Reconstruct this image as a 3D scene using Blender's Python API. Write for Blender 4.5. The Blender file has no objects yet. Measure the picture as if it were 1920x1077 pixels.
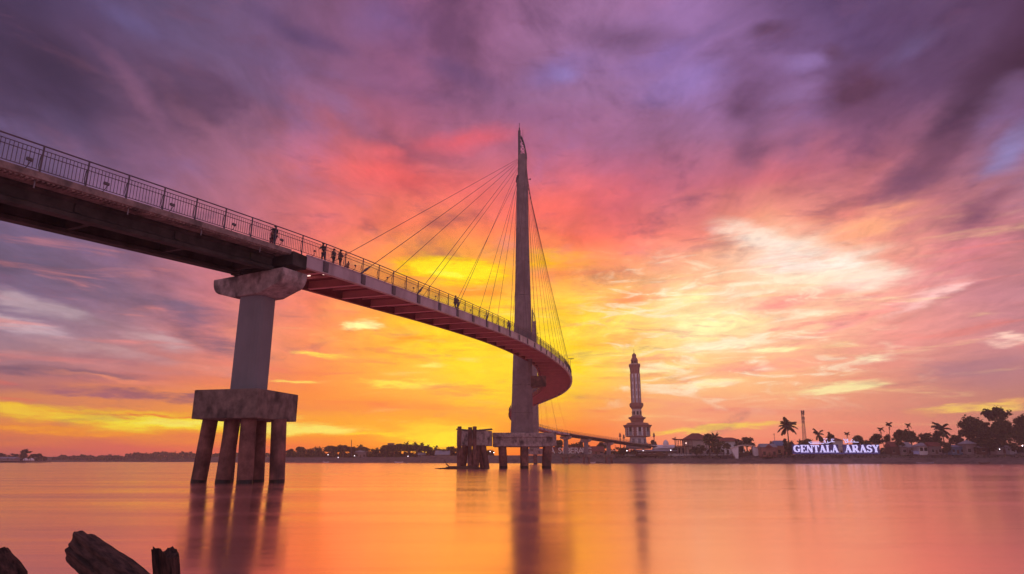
import bpy, bmesh, math, random
from mathutils import Vector, Matrix
random.seed(7)
sc = bpy.context.scene
C = sc.collection
R = math.radians

# ------------------------------------------------------------ camera
PITCH = R(14.71); CAMH = 1.55; FOC = 1241.0
cam = bpy.data.objects.new('camera', bpy.data.cameras.new('camera'))
C.objects.link(cam); sc.camera = cam
cam.location = (0, 0, CAMH); cam.rotation_euler = (R(90) + PITCH, 0, 0)
cam.data.lens = 36.0 * FOC / 1920; cam.data.sensor_width = 36
cam.data.clip_start = 0.1; cam.data.clip_end = 12000
cP, sP = math.cos(PITCH), math.sin(PITCH)
def ray(px, py):
    x = (px - 960) / FOC; y = (538.5 - py) / FOC
    return x, cP - y * sP, sP + y * cP
def azel(px, py):
    x, y, z = ray(px, py)
    return math.degrees(math.atan2(x, y)), math.degrees(math.atan2(z, math.hypot(x, y)))
def at(px, py, Y):
    x, y, z = ray(px, py); t = Y / y
    return Vector((x * t, Y, z * t + CAMH))
def atx(px, Y, z=0.0):
    """ground X for picture column px at distance Y and height z"""
    return (px - 960) / FOC * (Y * cP + (z - CAMH) * sP)
def atz(py, Y):
    return at(960, py, Y).z

# ------------------------------------------------------------ view
sc.view_settings.view_transform = 'Standard'
sc.view_settings.look = 'None'
sc.view_settings.exposure = 0.1
sc.view_settings.gamma = 1.0
sc.render.engine = 'CYCLES'
sc.cycles.max_bounces = 6
sc.cycles.volume_bounces = 1

def lin(c):
    return tuple(((v / 255) / 12.92 if v / 255 <= .04045 else ((v / 255 + .055) / 1.055) ** 2.4) for v in c[:3])

# ------------------------------------------------------------ world: sunset sky
world = bpy.data.worlds.new('World'); sc.world = world; world.use_nodes = True
nt = world.node_tree; nt.nodes.clear()
def N(t, **k):
    n = nt.nodes.new(t)
    for a, b in k.items(): setattr(n, a, b)
    return n
def setin(n, i, v):
    if hasattr(v, 'is_output') or isinstance(v, bpy.types.NodeSocket): nt.links.new(v, n.inputs[i])
    elif v is not None: n.inputs[i].default_value = v
def math_(op, a, b=None, c=None, clamp=False):
    n = N('ShaderNodeMath', operation=op, use_clamp=clamp)
    setin(n, 0, a); setin(n, 1, b); setin(n, 2, c)
    return n.outputs[0]
def maprange(v, a, b, c=0.0, d=1.0, smooth=False):
    n = N('ShaderNodeMapRange', interpolation_type='SMOOTHSTEP' if smooth else 'LINEAR')
    for i, q in enumerate((v, a, b, c, d)): setin(n, i, q)
    return n.outputs[0]
def mixc(f, a, b):
    n = N('ShaderNodeMix', data_type='RGBA'); setin(n, 0, f); setin(n, 6, a); setin(n, 7, b)
    return n.outputs[2]
def mixf(f, a, b):
    n = N('ShaderNodeMix', data_type='FLOAT'); setin(n, 0, f); setin(n, 2, a); setin(n, 3, b)
    return n.outputs[0]
def noise_(vec, scale, detail=4.0, rough=.55, dist=0.0):
    n = N('ShaderNodeTexNoise'); setin(n, 'Vector', vec); setin(n, 'Scale', scale)
    setin(n, 'Detail', detail); setin(n, 'Roughness', rough); setin(n, 'Distortion', dist)
    return n.outputs
def mapping(vec, loc=(0, 0, 0), rot=(0, 0, 0), scale=(1, 1, 1), kind='POINT'):
    n = N('ShaderNodeMapping', vector_type=kind); setin(n, 0, vec)
    n.inputs[1].default_value = loc; n.inputs[2].default_value = rot; n.inputs[3].default_value = scale
    return n.outputs[0]
tc = N('ShaderNodeTexCoord')
sep = N('ShaderNodeSeparateXYZ'); nt.links.new(tc.outputs['Generated'], sep.inputs[0])
dx, dy, dz = sep.outputs
az = math_('MULTIPLY', math_('ARCTAN2', dx, dy), 57.29578)
el = math_('MULTIPLY', math_('ARCSINE', dz), 57.29578)
# perspective coordinates of a cloud sheet overhead
elc = math_('ADD', math_('MAXIMUM', dz, 0.0), 0.10)
cmb = N('ShaderNodeCombineXYZ'); setin(cmb, 0, math_('DIVIDE', dx, elc)); setin(cmb, 1, math_('DIVIDE', dy, elc))
sheet = cmb.outputs[0]
uvn = N('ShaderNodeCombineXYZ'); setin(uvn, 0, az); setin(uvn, 1, el)
uv = uvn.outputs[0]
# warp
amp = maprange(el, 1.0, 20.0, .22, 1.0)
w1 = noise_(sheet, 1.1, 6, .6)[1]
vs = N('ShaderNodeVectorMath', operation='SUBTRACT'); setin(vs, 0, w1); vs.inputs[1].default_value = (.5, .5, .5)
vm = N('ShaderNodeVectorMath', operation='MULTIPLY'); setin(vm, 0, vs.outputs[0]); vm.inputs[1].default_value = (14, 8, 0)
vsc = N('ShaderNodeVectorMath', operation='SCALE'); setin(vsc, 0, vm.outputs[0]); setin(vsc, 3, amp)
va = N('ShaderNodeVectorMath', operation='ADD'); setin(va, 0, uv); setin(va, 1, vsc.outputs[0])
wuv = va.outputs[0]
sp2 = N('ShaderNodeSeparateXYZ'); nt.links.new(wuv, sp2.inputs[0])
wu, wv = sp2.outputs[0], sp2.outputs[1]

GX = [0, 160, 320, 480, 640, 800, 960, 1120, 1280, 1440, 1600, 1760, 1920]
GY = [0, 90, 180, 270, 360, 440, 520, 600, 660, 720, 760, 800, 840, 862]
GC = [
 [(62,45,85),(60,42,78),(64,46,86),(82,62,108),(100,80,118),(98,82,120),(104,86,122),(130,106,135),(150,112,125),(170,110,112),(215,140,100),(240,150,80),(205,110,95),(175,100,100)],
 [(80,60,108),(92,64,104),(100,68,108),(108,78,122),(110,80,122),(112,84,122),(118,88,122),(140,110,135),(160,112,125),(190,115,112),(225,150,95),(245,155,80),(215,112,98),(190,100,100)],
 [(88,68,116),(100,76,122),(112,72,105),(140,84,122),(150,90,130),(125,86,120),(135,90,115),(150,100,115),(175,105,110),(215,125,108),(240,150,90),(248,165,75),(225,112,98),(200,100,100)],
 [(95,74,122),(108,80,125),(125,84,125),(165,95,125),(190,100,120),(200,100,115),(215,105,108),(225,110,105),(235,120,100),(245,140,95),(250,165,90),(255,180,75),(240,120,90),(225,105,95)],
 [(105,76,125),(118,82,122),(145,88,125),(200,96,110),(235,105,105),(250,120,105),(253,135,100),(255,150,90),(255,160,85),(253,150,85),(255,150,85),(255,180,75),(252,130,80),(235,105,85)],
 [(112,80,128),(125,84,130),(150,90,128),(190,100,120),(250,115,108),(255,140,95),(255,200,85),(255,205,90),(255,212,85),(255,212,95),(255,172,85),(255,195,70),(255,190,45),(250,140,50)],
 [(120,82,125),(135,95,145),(150,100,140),(185,105,140),(240,110,115),(255,130,100),(255,175,95),(255,218,85),(255,226,90),(255,218,95),(255,180,90),(255,155,80),(255,125,70),(250,110,70)],
 [(110,80,125),(130,100,155),(165,115,160),(170,105,145),(215,100,120),(255,120,105),(255,178,100),(255,212,95),(255,224,100),(255,212,95),(255,175,95),(255,150,85),(252,120,75),(245,100,75)],
 [(112,82,128),(150,115,175),(160,115,170),(165,105,140),(200,105,125),(255,130,110),(255,192,135),(255,226,135),(255,208,125),(255,195,115),(255,165,110),(255,155,100),(250,125,85),(240,110,85)],
 [(105,75,115),(130,95,145),(140,100,150),(165,105,140),(240,115,115),(255,185,130),(255,205,175),(255,202,155),(255,192,135),(255,188,118),(255,160,110),(252,140,100),(250,125,90),(240,115,90)],
 [(98,68,105),(95,70,115),(110,78,125),(140,92,125),(230,110,115),(255,165,120),(250,160,140),(250,155,135),(250,150,125),(250,160,110),(250,150,105),(245,130,100),(240,118,92),(232,112,92)],
 [(92,62,96),(90,70,110),(105,70,105),(130,90,125),(200,115,125),(240,135,120),(225,130,135),(210,125,130),(200,118,118),(195,116,112),(190,115,110),(225,125,95),(230,115,95),(225,110,95)],
 [(85,55,88),(75,45,75),(95,62,90),(140,110,150),(170,110,130),(160,100,110),(165,110,125),(185,120,130),(200,130,130),(180,115,115),(205,130,95),(195,120,105),(205,110,95),(200,105,95)]]
def sky_grid(px, py):
    px = min(max(px, 0), 1919.9); py = min(max(py, 0), 861.9)
    i = max(k for k in range(len(GX)) if GX[k] <= px); j = max(k for k in range(len(GY)) if GY[k] <= py)
    i = min(i, len(GX) - 2); j = min(j, len(GY) - 2)
    a = (px - GX[i]) / (GX[i + 1] - GX[i]); b = (py - GY[j]) / (GY[j + 1] - GY[j])
    return [sum(w * c for w, c in zip(((1-a)*(1-b), a*(1-b), (1-a)*b, a*b), q)) for q in
            zip(GC[i][j], GC[i+1][j], GC[i][j+1], GC[i+1][j+1])]
def topx(a, e):
    a = R(a); e = R(e)
    X, Y, Z = math.sin(a) * math.cos(e), math.cos(a) * math.cos(e), math.sin(e)
    d = Y * cP + Z * sP; u = -Y * sP + Z * cP
    return 960 + FOC * X / d, 538.5 - FOC * u / d
AZC = [-44 + 6.7 * k for k in range(14)]
ELS = [0, .8, 1.6, 2.5, 3.5, 4.6, 5.8, 7.2, 9, 11, 13.5, 16, 19, 22.5, 26.5, 31]
wv01 = math_('DIVIDE', wv, 33.0, clamp=True)
sky = None
for k, a in enumerate(AZC):
    rn = N('ShaderNodeValToRGB'); rp = rn.color_ramp
    if sky is None: nt.links.new(wv01, rn.inputs[0])
    else: nt.links.new(math_('MULTIPLY_ADD', sky, 1e-7, wv01), rn.inputs[0])
    for q, e in enumerate(ELS):
        s_ = rp.elements[0] if q == 0 else (rp.elements[1] if q == 1 else rp.elements.new(e / 33))
        s_.position = e / 33
        s_.color = (*lin(sky_grid(*topx(a, e))), 1)
    if sky is None: sky = rn.outputs[0]
    else: sky = mixc(maprange(wu, AZC[k - 1], a), sky, rn.outputs[0])

# broad mottling of the cloud base: mauve blue lights and plum darks
n2 = noise_(mapping(sheet, rot=(0, 0, .5), scale=(1.0, .7, 1)), 2.3, 7, .6, .3)[0]
hi = maprange(el, 9, 19, 0, 1, True)
sky = mixc(math_('MULTIPLY', maprange(n2, .54, .70, 0, .26, True), hi), sky, (*lin((142, 114, 180)), 1))
sky = mixc(math_('MULTIPLY', maprange(n2, .50, .34, 0, .6, True), hi), sky, (*lin((84, 54, 92)), 1))
n4 = noise_(mapping(sheet, loc=(3, 5, 0), scale=(1, 1, 1)), 4.2, 6, .6)[0]
sky = mixc(math_('MULTIPLY', maprange(n4, .55, .75, 0, .14, True), hi), sky, (*lin((190, 110, 140)), 1))

NF = maprange(noise_(mapping(uv, loc=(9, 1, 0), rot=(0, 0, R(6)), scale=(.16, .75, 1)), 1.5, 8, .68, .3)[0], .34, .60, .5, 2.1)
NF2 = maprange(noise_(mapping(sheet, loc=(1, 4, 0), scale=(1, .8, 1)), 3.4, 8, .62, .3)[0], .34, .60, .72, 1.45)
# named clouds and openings: (px, py, rx, ry, tilt deg, colour, opacity)
def feature(px, py, rx, ry, rot, col, op, noisy=True):
    global sky
    a0, e0 = azel(px, py); a1 = azel(px + rx, py)[0]; e1 = azel(px, py - ry)[1]
    ch = N('ShaderNodeVectorMath', operation='MULTIPLY_ADD')      # keeps the node chain sequential
    setin(ch, 0, sky); ch.inputs[1].default_value = (1e-6, 1e-6, 1e-6); setin(ch, 2, wuv if noisy else wuv2)
    m = mapping(ch.outputs[0], loc=(a0, e0, 0), rot=(0, 0, R(rot)), scale=(abs(a1 - a0), abs(e1 - e0), 1), kind='TEXTURE')
    ln = N('ShaderNodeVectorMath', operation='LENGTH'); setin(ln, 0, m)
    f = math_('MULTIPLY', maprange(ln.outputs['Value'], 1.0, 0.0 if noisy else .08, 0, op, True), NF if not noisy else NF2, clamp=True)
    sky = mixc(f, sky, (*lin(col), 1))
# small warp for low streaks
w2 = noise_(mapping(uv, scale=(.14, .7, 1)), 1.2, 8, .66)[1]
vs2 = N('ShaderNodeVectorMath', operation='SUBTRACT'); setin(vs2, 0, w2); vs2.inputs[1].default_value = (.5, .5, .5)
vm2 = N('ShaderNodeVectorMath', operation='MULTIPLY'); setin(vm2, 0, vs2.outputs[0]); vm2.inputs[1].default_value = (7, 2.0, 0)
va2 = N('ShaderNodeVectorMath', operation='ADD'); setin(va2, 0, uv); setin(va2, 1, vm2.outputs[0])
wuv2 = va2.outputs[0]
for f in [
 (1590, 175, 105, 120, 0, (92, 55, 84), 1), (1395, 170, 85, 95, 0, (104, 68, 106), .8), (1395, 270, 60, 70, 0, (125, 78, 112), .6),
 (1760, 220, 260, 70, 42, (80, 50, 80), .9), (1900, 120, 190, 110, 20, (72, 42, 70), .8),
 (1700, 320, 130, 60, 30, (125, 75, 105), .7), (1880, 275, 130, 45, 25, (140, 125, 178), .7), (1850, 190, 70, 40, 20, (118, 88, 128), .6),
 (1850, 385, 120, 38, 22, (130, 75, 100), .8), (1905, 430, 80, 45, 25, (120, 75, 95), .7),
 (1270, 155, 130, 60, 6, (160, 128, 200), .7), (1240, 105, 120, 40, 8, (138, 108, 175), .6), (1080, 115, 140, 50, 8, (142, 112, 175), .6), (1090, 125, 50, 24, 0, (158, 132, 200), .5),
 (1490, 112, 70, 26, 0, (150, 118, 178), .6), (720, 50, 120, 60, 0, (122, 94, 152), .5),
 (470, 170, 120, 35, -25, (120, 92, 140), .5), (215, 35, 130, 40, -10, (92, 76, 132), .5),
 (40, 150, 240, 120, -25, (58, 40, 76), .7), (330, 200, 160, 40, -28, (100, 62, 95), .6),
 (1180, 60, 150, 40, -8, (112, 78, 118), .6), (1010, 210, 150, 34, -6, (150, 96, 140), .5), (1330, 60, 90, 30, 10, (128, 96, 148), .5),
 (860, 130, 150, 32, -12, (112, 78, 124), .6), (1450, 60, 80, 26, 0, (92, 60, 92), .7), (1480, 165, 70, 34, 0, (148, 112, 165), .6), (1540, 95, 34, 26, 0, (100, 66, 100), .7),
 (1560, 230, 110, 40, 0, (120, 75, 110), .5), (1470, 265, 60, 40, 0, (135, 88, 125), .6), (1680, 90, 90, 34, 10, (110, 92, 140), .5), (560, 60, 150, 34, -10, (88, 64, 112), .6),
 (620, 200, 130, 34, -20, (150, 104, 150), .5), (120, 260, 150, 40, -15, (76, 58, 100), .5), (400, 260, 160, 30, -24, (170, 100, 135), .5),
 (880, 258, 150, 40, 5, (240, 96, 108), .7), (720, 330, 240, 75, -8, (248, 100, 100), .7), (1010, 390, 260, 70, 3, (255, 112, 100), .5),
 (700, 275, 80, 25, -5, (245, 105, 110), .5), (240, 190, 170, 30, -28, (140, 85, 125), .5)]:
    feature(*f)
for f in [
 # orange field and openings on the right
 (1500, 480, 230, 85, -12, (255, 205, 175), .8), (1450, 560, 340, 120, -4, (255, 198, 150), .55), (1430, 455, 150, 40, -24, (255, 226, 205), .6), (1530, 490, 190, 55, -12, (255, 234, 218), .75), (1600, 525, 170, 34, -4, (255, 230, 210), .6), (1470, 530, 170, 26, 4, (255, 226, 190), .6),
 (1620, 430, 160, 50, 15, (255, 165, 120), .6), (1330, 610, 150, 40, 2, (255, 240, 165), .9),
 (1270, 560, 90, 40, 10, (255, 235, 160), .6), (1350, 650, 110, 14, 3, (255, 235, 190), .9),
 (1330, 720, 70, 13, 4, (255, 238, 170), .95), (1560, 728, 130, 14, 4, (255, 235, 160), .95),
 (1620, 675, 60, 9, 4, (255, 230, 180), .8), (1460, 655, 70, 9, 0, (255, 238, 170), .9),
 (1740, 560, 130, 20, 22, (250, 190, 185), .7), (1890, 637, 60, 16, 4, (255, 205, 185), .85),
 (1820, 470, 200, 60, 15, (215, 120, 130), .5), (1850, 690, 190, 50, 0, (175, 115, 125), .55),
 (1500, 560, 200, 25, 8, (248, 145, 130), .5), (1420, 690, 220, 16, 2, (250, 150, 125), .5),
 (1230, 690, 120, 13, 2, (255, 240, 170), .9), (1150, 640, 160, 20, 6, (255, 175, 90), .5),
 (1600, 600, 200, 14, 12, (250, 150, 140), .5), (980, 690, 220, 130, 0, (255, 216, 60), .7), (1080, 590, 110, 45, 0, (255, 205, 80), .45),
 (1340, 805, 200, 9, 2.5, (255, 205, 60), .85), (1830, 763, 180, 11, 3, (255, 205, 70), .9),
 (1290, 690, 60, 6, 3, (255, 190, 110), .6), (1200, 560, 160, 26, 8, (255, 150, 95), .45),
 # centre
 (850, 508, 140, 34, -4, (255, 222, 40), 1), (880, 610, 200, 90, 0, (255, 208, 65), .45), (850, 515, 60, 14, -4, (255, 240, 90), .9),
 (880, 545, 90, 16, 0, (255, 165, 85), .7), (1010, 490, 120, 30, 0, (255, 190, 70), .5),
 (685, 612, 55, 14, 0, (255, 240, 160), .95), (610, 668, 60, 8, -8, (255, 215, 90), .8),
 (800, 688, 40, 7, 0, (255, 235, 120), .8), (760, 720, 120, 9, 0, (255, 228, 100), .85),
 (900, 640, 140, 50, -4, (255, 215, 60), .6), (700, 760, 220, 14, 0, (252, 145, 90), .5),
 (560, 720, 60, 6, 0, (255, 215, 110), .7), (790, 640, 120, 12, 5, (255, 165, 80), .5),
 # left bands
 (300, 790, 360, 26, -2.5, (255, 218, 45), 1), (250, 785, 300, 14, -2.5, (255, 236, 60), .9), (560, 802, 170, 19, -2, (255, 240, 120), 1), (330, 792, 200, 10, -2, (255, 245, 110), .8),
 (60, 770, 190, 16, -2, (255, 212, 60), .95), (120, 808, 240, 8, -1, (255, 165, 60), .7),
 (300, 778, 260, 5, -1, (240, 130, 80), .5), (760, 815, 130, 8, -1, (255, 215, 60), .8),
 (830, 818, 130, 40, 0, (255, 215, 15), 1), (825, 832, 80, 20, 0, (255, 235, 40), .9), (840, 815, 60, 8, 0, (255, 235, 60), .8),
 (60, 620, 160, 26, -10, (165, 130, 150), .6), (280, 630, 110, 18, -10, (175, 125, 140), .6),
 (150, 680, 300, 12, -3, (195, 125, 125), .5), (200, 735, 300, 12, 0, (160, 100, 112), .6),
 (420, 700, 110, 12, -6, (220, 135, 120), .6), (100, 640, 140, 12, -12, (120, 92, 120), .5),
 (350, 600, 120, 40, -20, (115, 80, 110), .5), (250, 560, 260, 30, -6, (112, 84, 112), .5), (70, 575, 150, 26, -12, (165, 138, 152), .7), (40, 610, 120, 22, -14, (190, 160, 170), .5), (300, 640, 90, 16, -10, (190, 145, 150), .6), (60, 500, 260, 60, -8, (92, 76, 108), .5), (200, 660, 200, 16, -5, (185, 135, 140), .6), (420, 650, 120, 24, -14, (120, 84, 108), .6), (100, 700, 260, 14, 0, (112, 84, 104), .6), (360, 745, 240, 12, -3, (140, 88, 100), .6), (230, 715, 200, 8, -4, (225, 140, 115), .6)]:
    feature(*f, noisy=False)
# fine streaks low over the horizon
n5 = noise_(mapping(uv, rot=(0, 0, R(-4)), scale=(.10, .95, 1)), 1.0, 6, .62, .6)[0]
lowf = math_('MULTIPLY', maprange(el, 1.0, 4.0, .3, 1, True), maprange(el, 22, 10, 0, 1, True))
sky = mixc(math_('MULTIPLY', maprange(n5, .56, .74, 0, .55, True), math_('MULTIPLY', lowf, maprange(az, -26, -6, 0, 1, True))), sky, (*lin((255, 222, 140)), 1))
sky = mixc(math_('MULTIPLY', maprange(n5, .47, .28, 0, .5, True), lowf), sky, (*lin((232, 112, 100)), 1))
n8 = noise_(mapping(uv, loc=(2, 6, 0), rot=(0, 0, R(9)), scale=(.13, .62, 1)), 1.5, 8, .64, .9)[0]
reg = math_('MULTIPLY', math_('MULTIPLY', maprange(az, 4, 10, 0, 1, True), maprange(az, 36, 22, 0, 1, True)), math_('MULTIPLY', maprange(el, 3, 6, 0, 1, True), maprange(el, 19, 14, 0, 1, True)))
sky = mixc(math_('MULTIPLY', maprange(n8, .50, .66, 0, .75, True), reg), sky, (*lin((255, 236, 200)), 1))
sky = mixc(math_('MULTIPLY', maprange(n8, .46, .32, 0, .45, True), reg), sky, (*lin((240, 128, 125)), 1))
n6 = noise_(mapping(uv, loc=(4, 9, 0), rot=(0, 0, R(14)), scale=(.09, .35, 1)), 1.6, 7, .65, .5)[0]
sky = mixc(maprange(n6, .45, .27, 0, .35, True), sky, (*lin((120, 72, 105)), 1))
n7 = noise_(mapping(sheet, loc=(7, 2, 0), rot=(0, 0, .8), scale=(1, .55, 1)), 5.5, 8, .68, .4)[0]
lum = maprange(n7, .3, .7, .80, 1.20)
vl = N('ShaderNodeVectorMath', operation='SCALE'); setin(vl, 0, sky); setin(vl, 3, mixf(maprange(el, 3, 12, 0, 1, True), 1.0, lum)); sky = vl.outputs[0]
hs = N('ShaderNodeHueSaturation'); setin(hs, 4, sky)
setin(hs, 1, mixf(math_('MULTIPLY', maprange(az, -8, -34, 0, 1, True), maprange(el, 5, 9, 0, 1, True)), mixf(maprange(el, 15, 24, 0, 1, True), mixf(maprange(az, 4, 16, 0, 1, True), 1.08, .95), 1.0), .88)); setin(hs, 2, mixf(maprange(el, 12, 24, 0, 1, True), 1.0, .80)); sky = hs.outputs[0]
# the part of the sky behind the photographer: plain dusk cloud, brightened as fill for the near faces
absaz = math_('ABSOLUTE', az)
back = maprange(absaz, 55, 110, 0, 1, True)
BACK_FILL = (.37, .27, .345)
sky = mixc(back, sky, (*BACK_FILL, 1))
top = maprange(el, 38, 60, 0, 1, True)
sky = mixc(top, sky, (.30, .20, .32, 1))
# thin clear air above the cloud
nish = N('ShaderNodeTexSky', sky_type='NISHITA'); nish.sun_disc = False
SUN_AZ, SUN_EL = -5.5, 2.6
nish.sun_elevation = R(SUN_EL); nish.sun_rotation = R(SUN_AZ)
bg1 = N('ShaderNodeBackground'); setin(bg1, 0, sky); setin(bg1, 1, 1.11)
bg2 = N('ShaderNodeBackground'); setin(bg2, 0, nish.outputs[0]); setin(bg2, 1, .004)
ads = N('ShaderNodeAddShader'); nt.links.new(bg1.outputs[0], ads.inputs[0]); nt.links.new(bg2.outputs[0], ads.inputs[1])
wo = N('ShaderNodeOutputWorld'); nt.links.new(ads.outputs[0], wo.inputs[0])
world.cycles.sampling_method = 'MANUAL'; world.cycles.sample_map_resolution = 1024

# ------------------------------------------------------------ sun, low behind the river bend
sun = bpy.data.objects.new('sun', bpy.data.lights.new('sun', 'SUN')); C.objects.link(sun)
sun.data.energy = .045; sun.data.angle = R(20); sun.data.color = (1.0, .30, .16)
sun.rotation_euler = (R(90 - SUN_EL), 0, R(180 - SUN_AZ))

# ------------------------------------------------------------ helpers
def mat(name, base, rough=.8, var=.0, scale=4.0, metal=0.0, bump=0.0, stain=None, spec=.3, emit=None, estr=1.0, coord='Object', stretch=(1, 1, 1)):
    m = bpy.data.materials.new(name); m.use_nodes = True
    t = m.node_tree; b = t.nodes['Principled BSDF']
    b.inputs['Base Color'].default_value = (*base, 1); b.inputs['Roughness'].default_value = rough
    b.inputs['Metallic'].default_value = metal; b.inputs['Specular IOR Level'].default_value = spec
    if emit:
        b.inputs['Emission Color'].default_value = (*emit, 1); b.inputs['Emission Strength'].default_value = estr
    if var or stain or bump:
        co = t.nodes.new('ShaderNodeTexCoord'); mp = t.nodes.new('ShaderNodeMapping')
        t.links.new(co.outputs[coord], mp.inputs[0]); mp.inputs[3].default_value = stretch
        n = t.nodes.new('ShaderNodeTexNoise'); n.inputs['Scale'].default_value = scale; n.inputs['Detail'].default_value = 8; n.inputs['Roughness'].default_value = .65
        t.links.new(mp.outputs[0], n.inputs['Vector'])
        r = t.nodes.new('ShaderNodeValToRGB'); t.links.new(n.outputs[0], r.inputs[0])
        r.color_ramp.elements[0].position = .3; r.color_ramp.elements[1].position = .7
        r.color_ramp.elements[0].color = (*[v * (1 - var) for v in base], 1)
        r.color_ramp.elements[1].color = (*[min(v * (1 + var), .95) for v in base], 1)
        out = r.outputs[0]
        if stain:
            n2 = t.nodes.new('ShaderNodeTexNoise'); n2.inputs['Scale'].default_value = scale * .35; n2.inputs['Detail'].default_value = 6
            mp2 = t.nodes.new('ShaderNodeMapping'); mp2.inputs[3].default_value = (stretch[0] * 1.7, stretch[1] * 1.7, stretch[2] * 1.0)
            t.links.new(co.outputs[coord], mp2.inputs[0]); t.links.new(mp2.outputs[0], n2.inputs['Vector'])
            r2 = t.nodes.new('ShaderNodeMapRange'); t.links.new(n2.outputs[0], r2.inputs[0])
            r2.inputs[1].default_value = .5; r2.inputs[2].default_value = .66; r2.inputs[4].default_value = .85
            mx = t.nodes.new('ShaderNodeMix'); mx.data_type = 'RGBA'
            t.links.new(r2.outputs[0], mx.inputs[0]); t.links.new(out, mx.inputs[6]); mx.inputs[7].default_value = (*stain, 1)
            out = mx.outputs[2]
        t.links.new(out, b.inputs['Base Color'])
        if bump:
            bp = t.nodes.new('ShaderNodeBump'); bp.inputs['Strength'].default_value = bump; bp.inputs['Distance'].default_value = .05
            t.links.new(n.outputs[0], bp.inputs['Height']); t.links.new(bp.outputs[0], b.inputs['Normal'])
    return m
M = {}
M['concrete'] = mat('weathered_concrete', (.20, .135, .125), .85, .45, 1.6, bump=.4, stain=(.055, .04, .04))
M['column'] = mat('smooth_concrete', (.235, .205, .235), .75, .10, .5, bump=.1, stain=(.20, .17, .19))
M['pylon'] = mat('pylon_concrete', (.26, .175, .185), .8, .22, .7, bump=.2, stain=(.18, .12, .13))
M['crosshead'] = mat('patchy_crosshead_concrete', (.38, .28, .28), .85, .5, 1.5, bump=.4, stain=(.07, .045, .045))
M['pile'] = mat('stained_pile_concrete', (.21, .095, .085), .85, .5, 1.1, bump=.3, stain=(.07, .04, .04))
M['wet'] = mat('wet_dark_concrete', (.03, .02, .02), .45, .2, 2)
M['slab'] = mat('slab_concrete', (.28, .19, .18), .85, .4, 1.6, bump=.3, stain=(.08, .06, .06))
M['girder'] = mat('shaded_girder_concrete', (.055, .04, .04), .8, .6, .7, bump=.2, stain=(.012, .01, .01))  # shade beneath the slab is darkened into this base colour
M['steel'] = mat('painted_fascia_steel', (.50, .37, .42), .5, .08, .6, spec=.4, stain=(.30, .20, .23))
M['under'] = mat('glow_red_soffit', (.26, .05, .06), .7, .2, .8)  # red glow from water and low sky is put into this colour
M['rib'] = mat('glow_red_floor_beam', (.72, .27, .28), .6, .1, .8)  # the same red underside glow is painted into the beam colour
M['darksteel'] = mat('dark_steel', (.12, .09, .11), .5, .15, 3, metal=.0)
M['rail'] = mat('rail_steel', (.10, .06, .085), .45, .1, 3, spec=.5)
M['cable'] = mat('cable_sheath', (.16, .08, .08), .6)
M['panelblue'] = mat('dark_blue_sign_board', (.02, .02, .07), .5, emit=(.05, .04, .20), estr=.25)  # faint emission paints the blue glow of the letters on the board
M['lampglow'] = mat('lit_lamp', (.9, .7, .65), .5, emit=(1, .62, .55), estr=1.6)
M['white'] = mat('white_render', (.78, .72, .76), .8, .08, .6)
M['cream'] = mat('cream_render', (.60, .48, .45), .8, .1, .6)
M['redbrown'] = mat('red_brown_cladding', (.34, .15, .13), .75, .15, .8)
M['tile'] = mat('red_roof_tiles', (.20, .055, .05), .8, .2, 1.2)
M['grey_roof'] = mat('grey_metal_roof', (.28, .26, .32), .6, .1, 1)
M['blue_roof'] = mat('blue_metal_roof', (.16, .22, .38), .6, .1, 1)
M['hut'] = mat('dingy_render', (.26, .20, .21), .85, .2, .6)
M['dark'] = mat('dark_opening', (.02, .015, .018), .6)
M['blue_wall'] = mat('blue_painted_wall', (.10, .16, .26), .8, .1, 1)
M['orange_wall'] = mat('orange_painted_wall', (.42, .18, .12), .8, .1, 1)
M['wood'] = mat('brown_wood', (.12, .06, .045), .8, .2, 2)
M['rock'] = mat('embankment_stone', (.15, .10, .095), .9, .35, .35, bump=.4, stain=(.07, .045, .045))
M['leaf'] = mat('dark_leaves', (.045, .05, .025), .8, .4, .8, spec=.2)
M['leaf2'] = mat('olive_leaves', (.07, .065, .03), .8, .4, .8, spec=.2)
M['frond'] = mat('palm_fronds', (.05, .05, .022), .7, .3, 1, spec=.3)
M['trunk'] = mat('tree_bark', (.10, .07, .055), .9, .2, 3)
M['skin'] = mat('skin', (.25, .12, .08), .6)
M['hair'] = mat('black_hair', (.012, .01, .01), .6)
M['driftwood'] = mat('rotten_driftwood', (.10, .045, .038), .9, .9, 34, bump=1.0, stain=(.015, .01, .011), stretch=(1, 1, .16))
M['letter'] = mat('backlit_letter', (.8, .8, .9), .5, emit=(.55, .53, .98), estr=.85)
M['halo_blue'] = mat('blue_glow_halo', (.05, .05, .2), .5, emit=(.10, .09, .42), estr=.22)  # emissive blue painted as a halo around the lit letters
M['letter_plain'] = mat('white_letter_paint', (.75, .68, .68), .6)
M['lamplight'] = mat('lit_bulb', (1, 1, 1), .5, emit=(1, .85, .95), estr=6)

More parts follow.
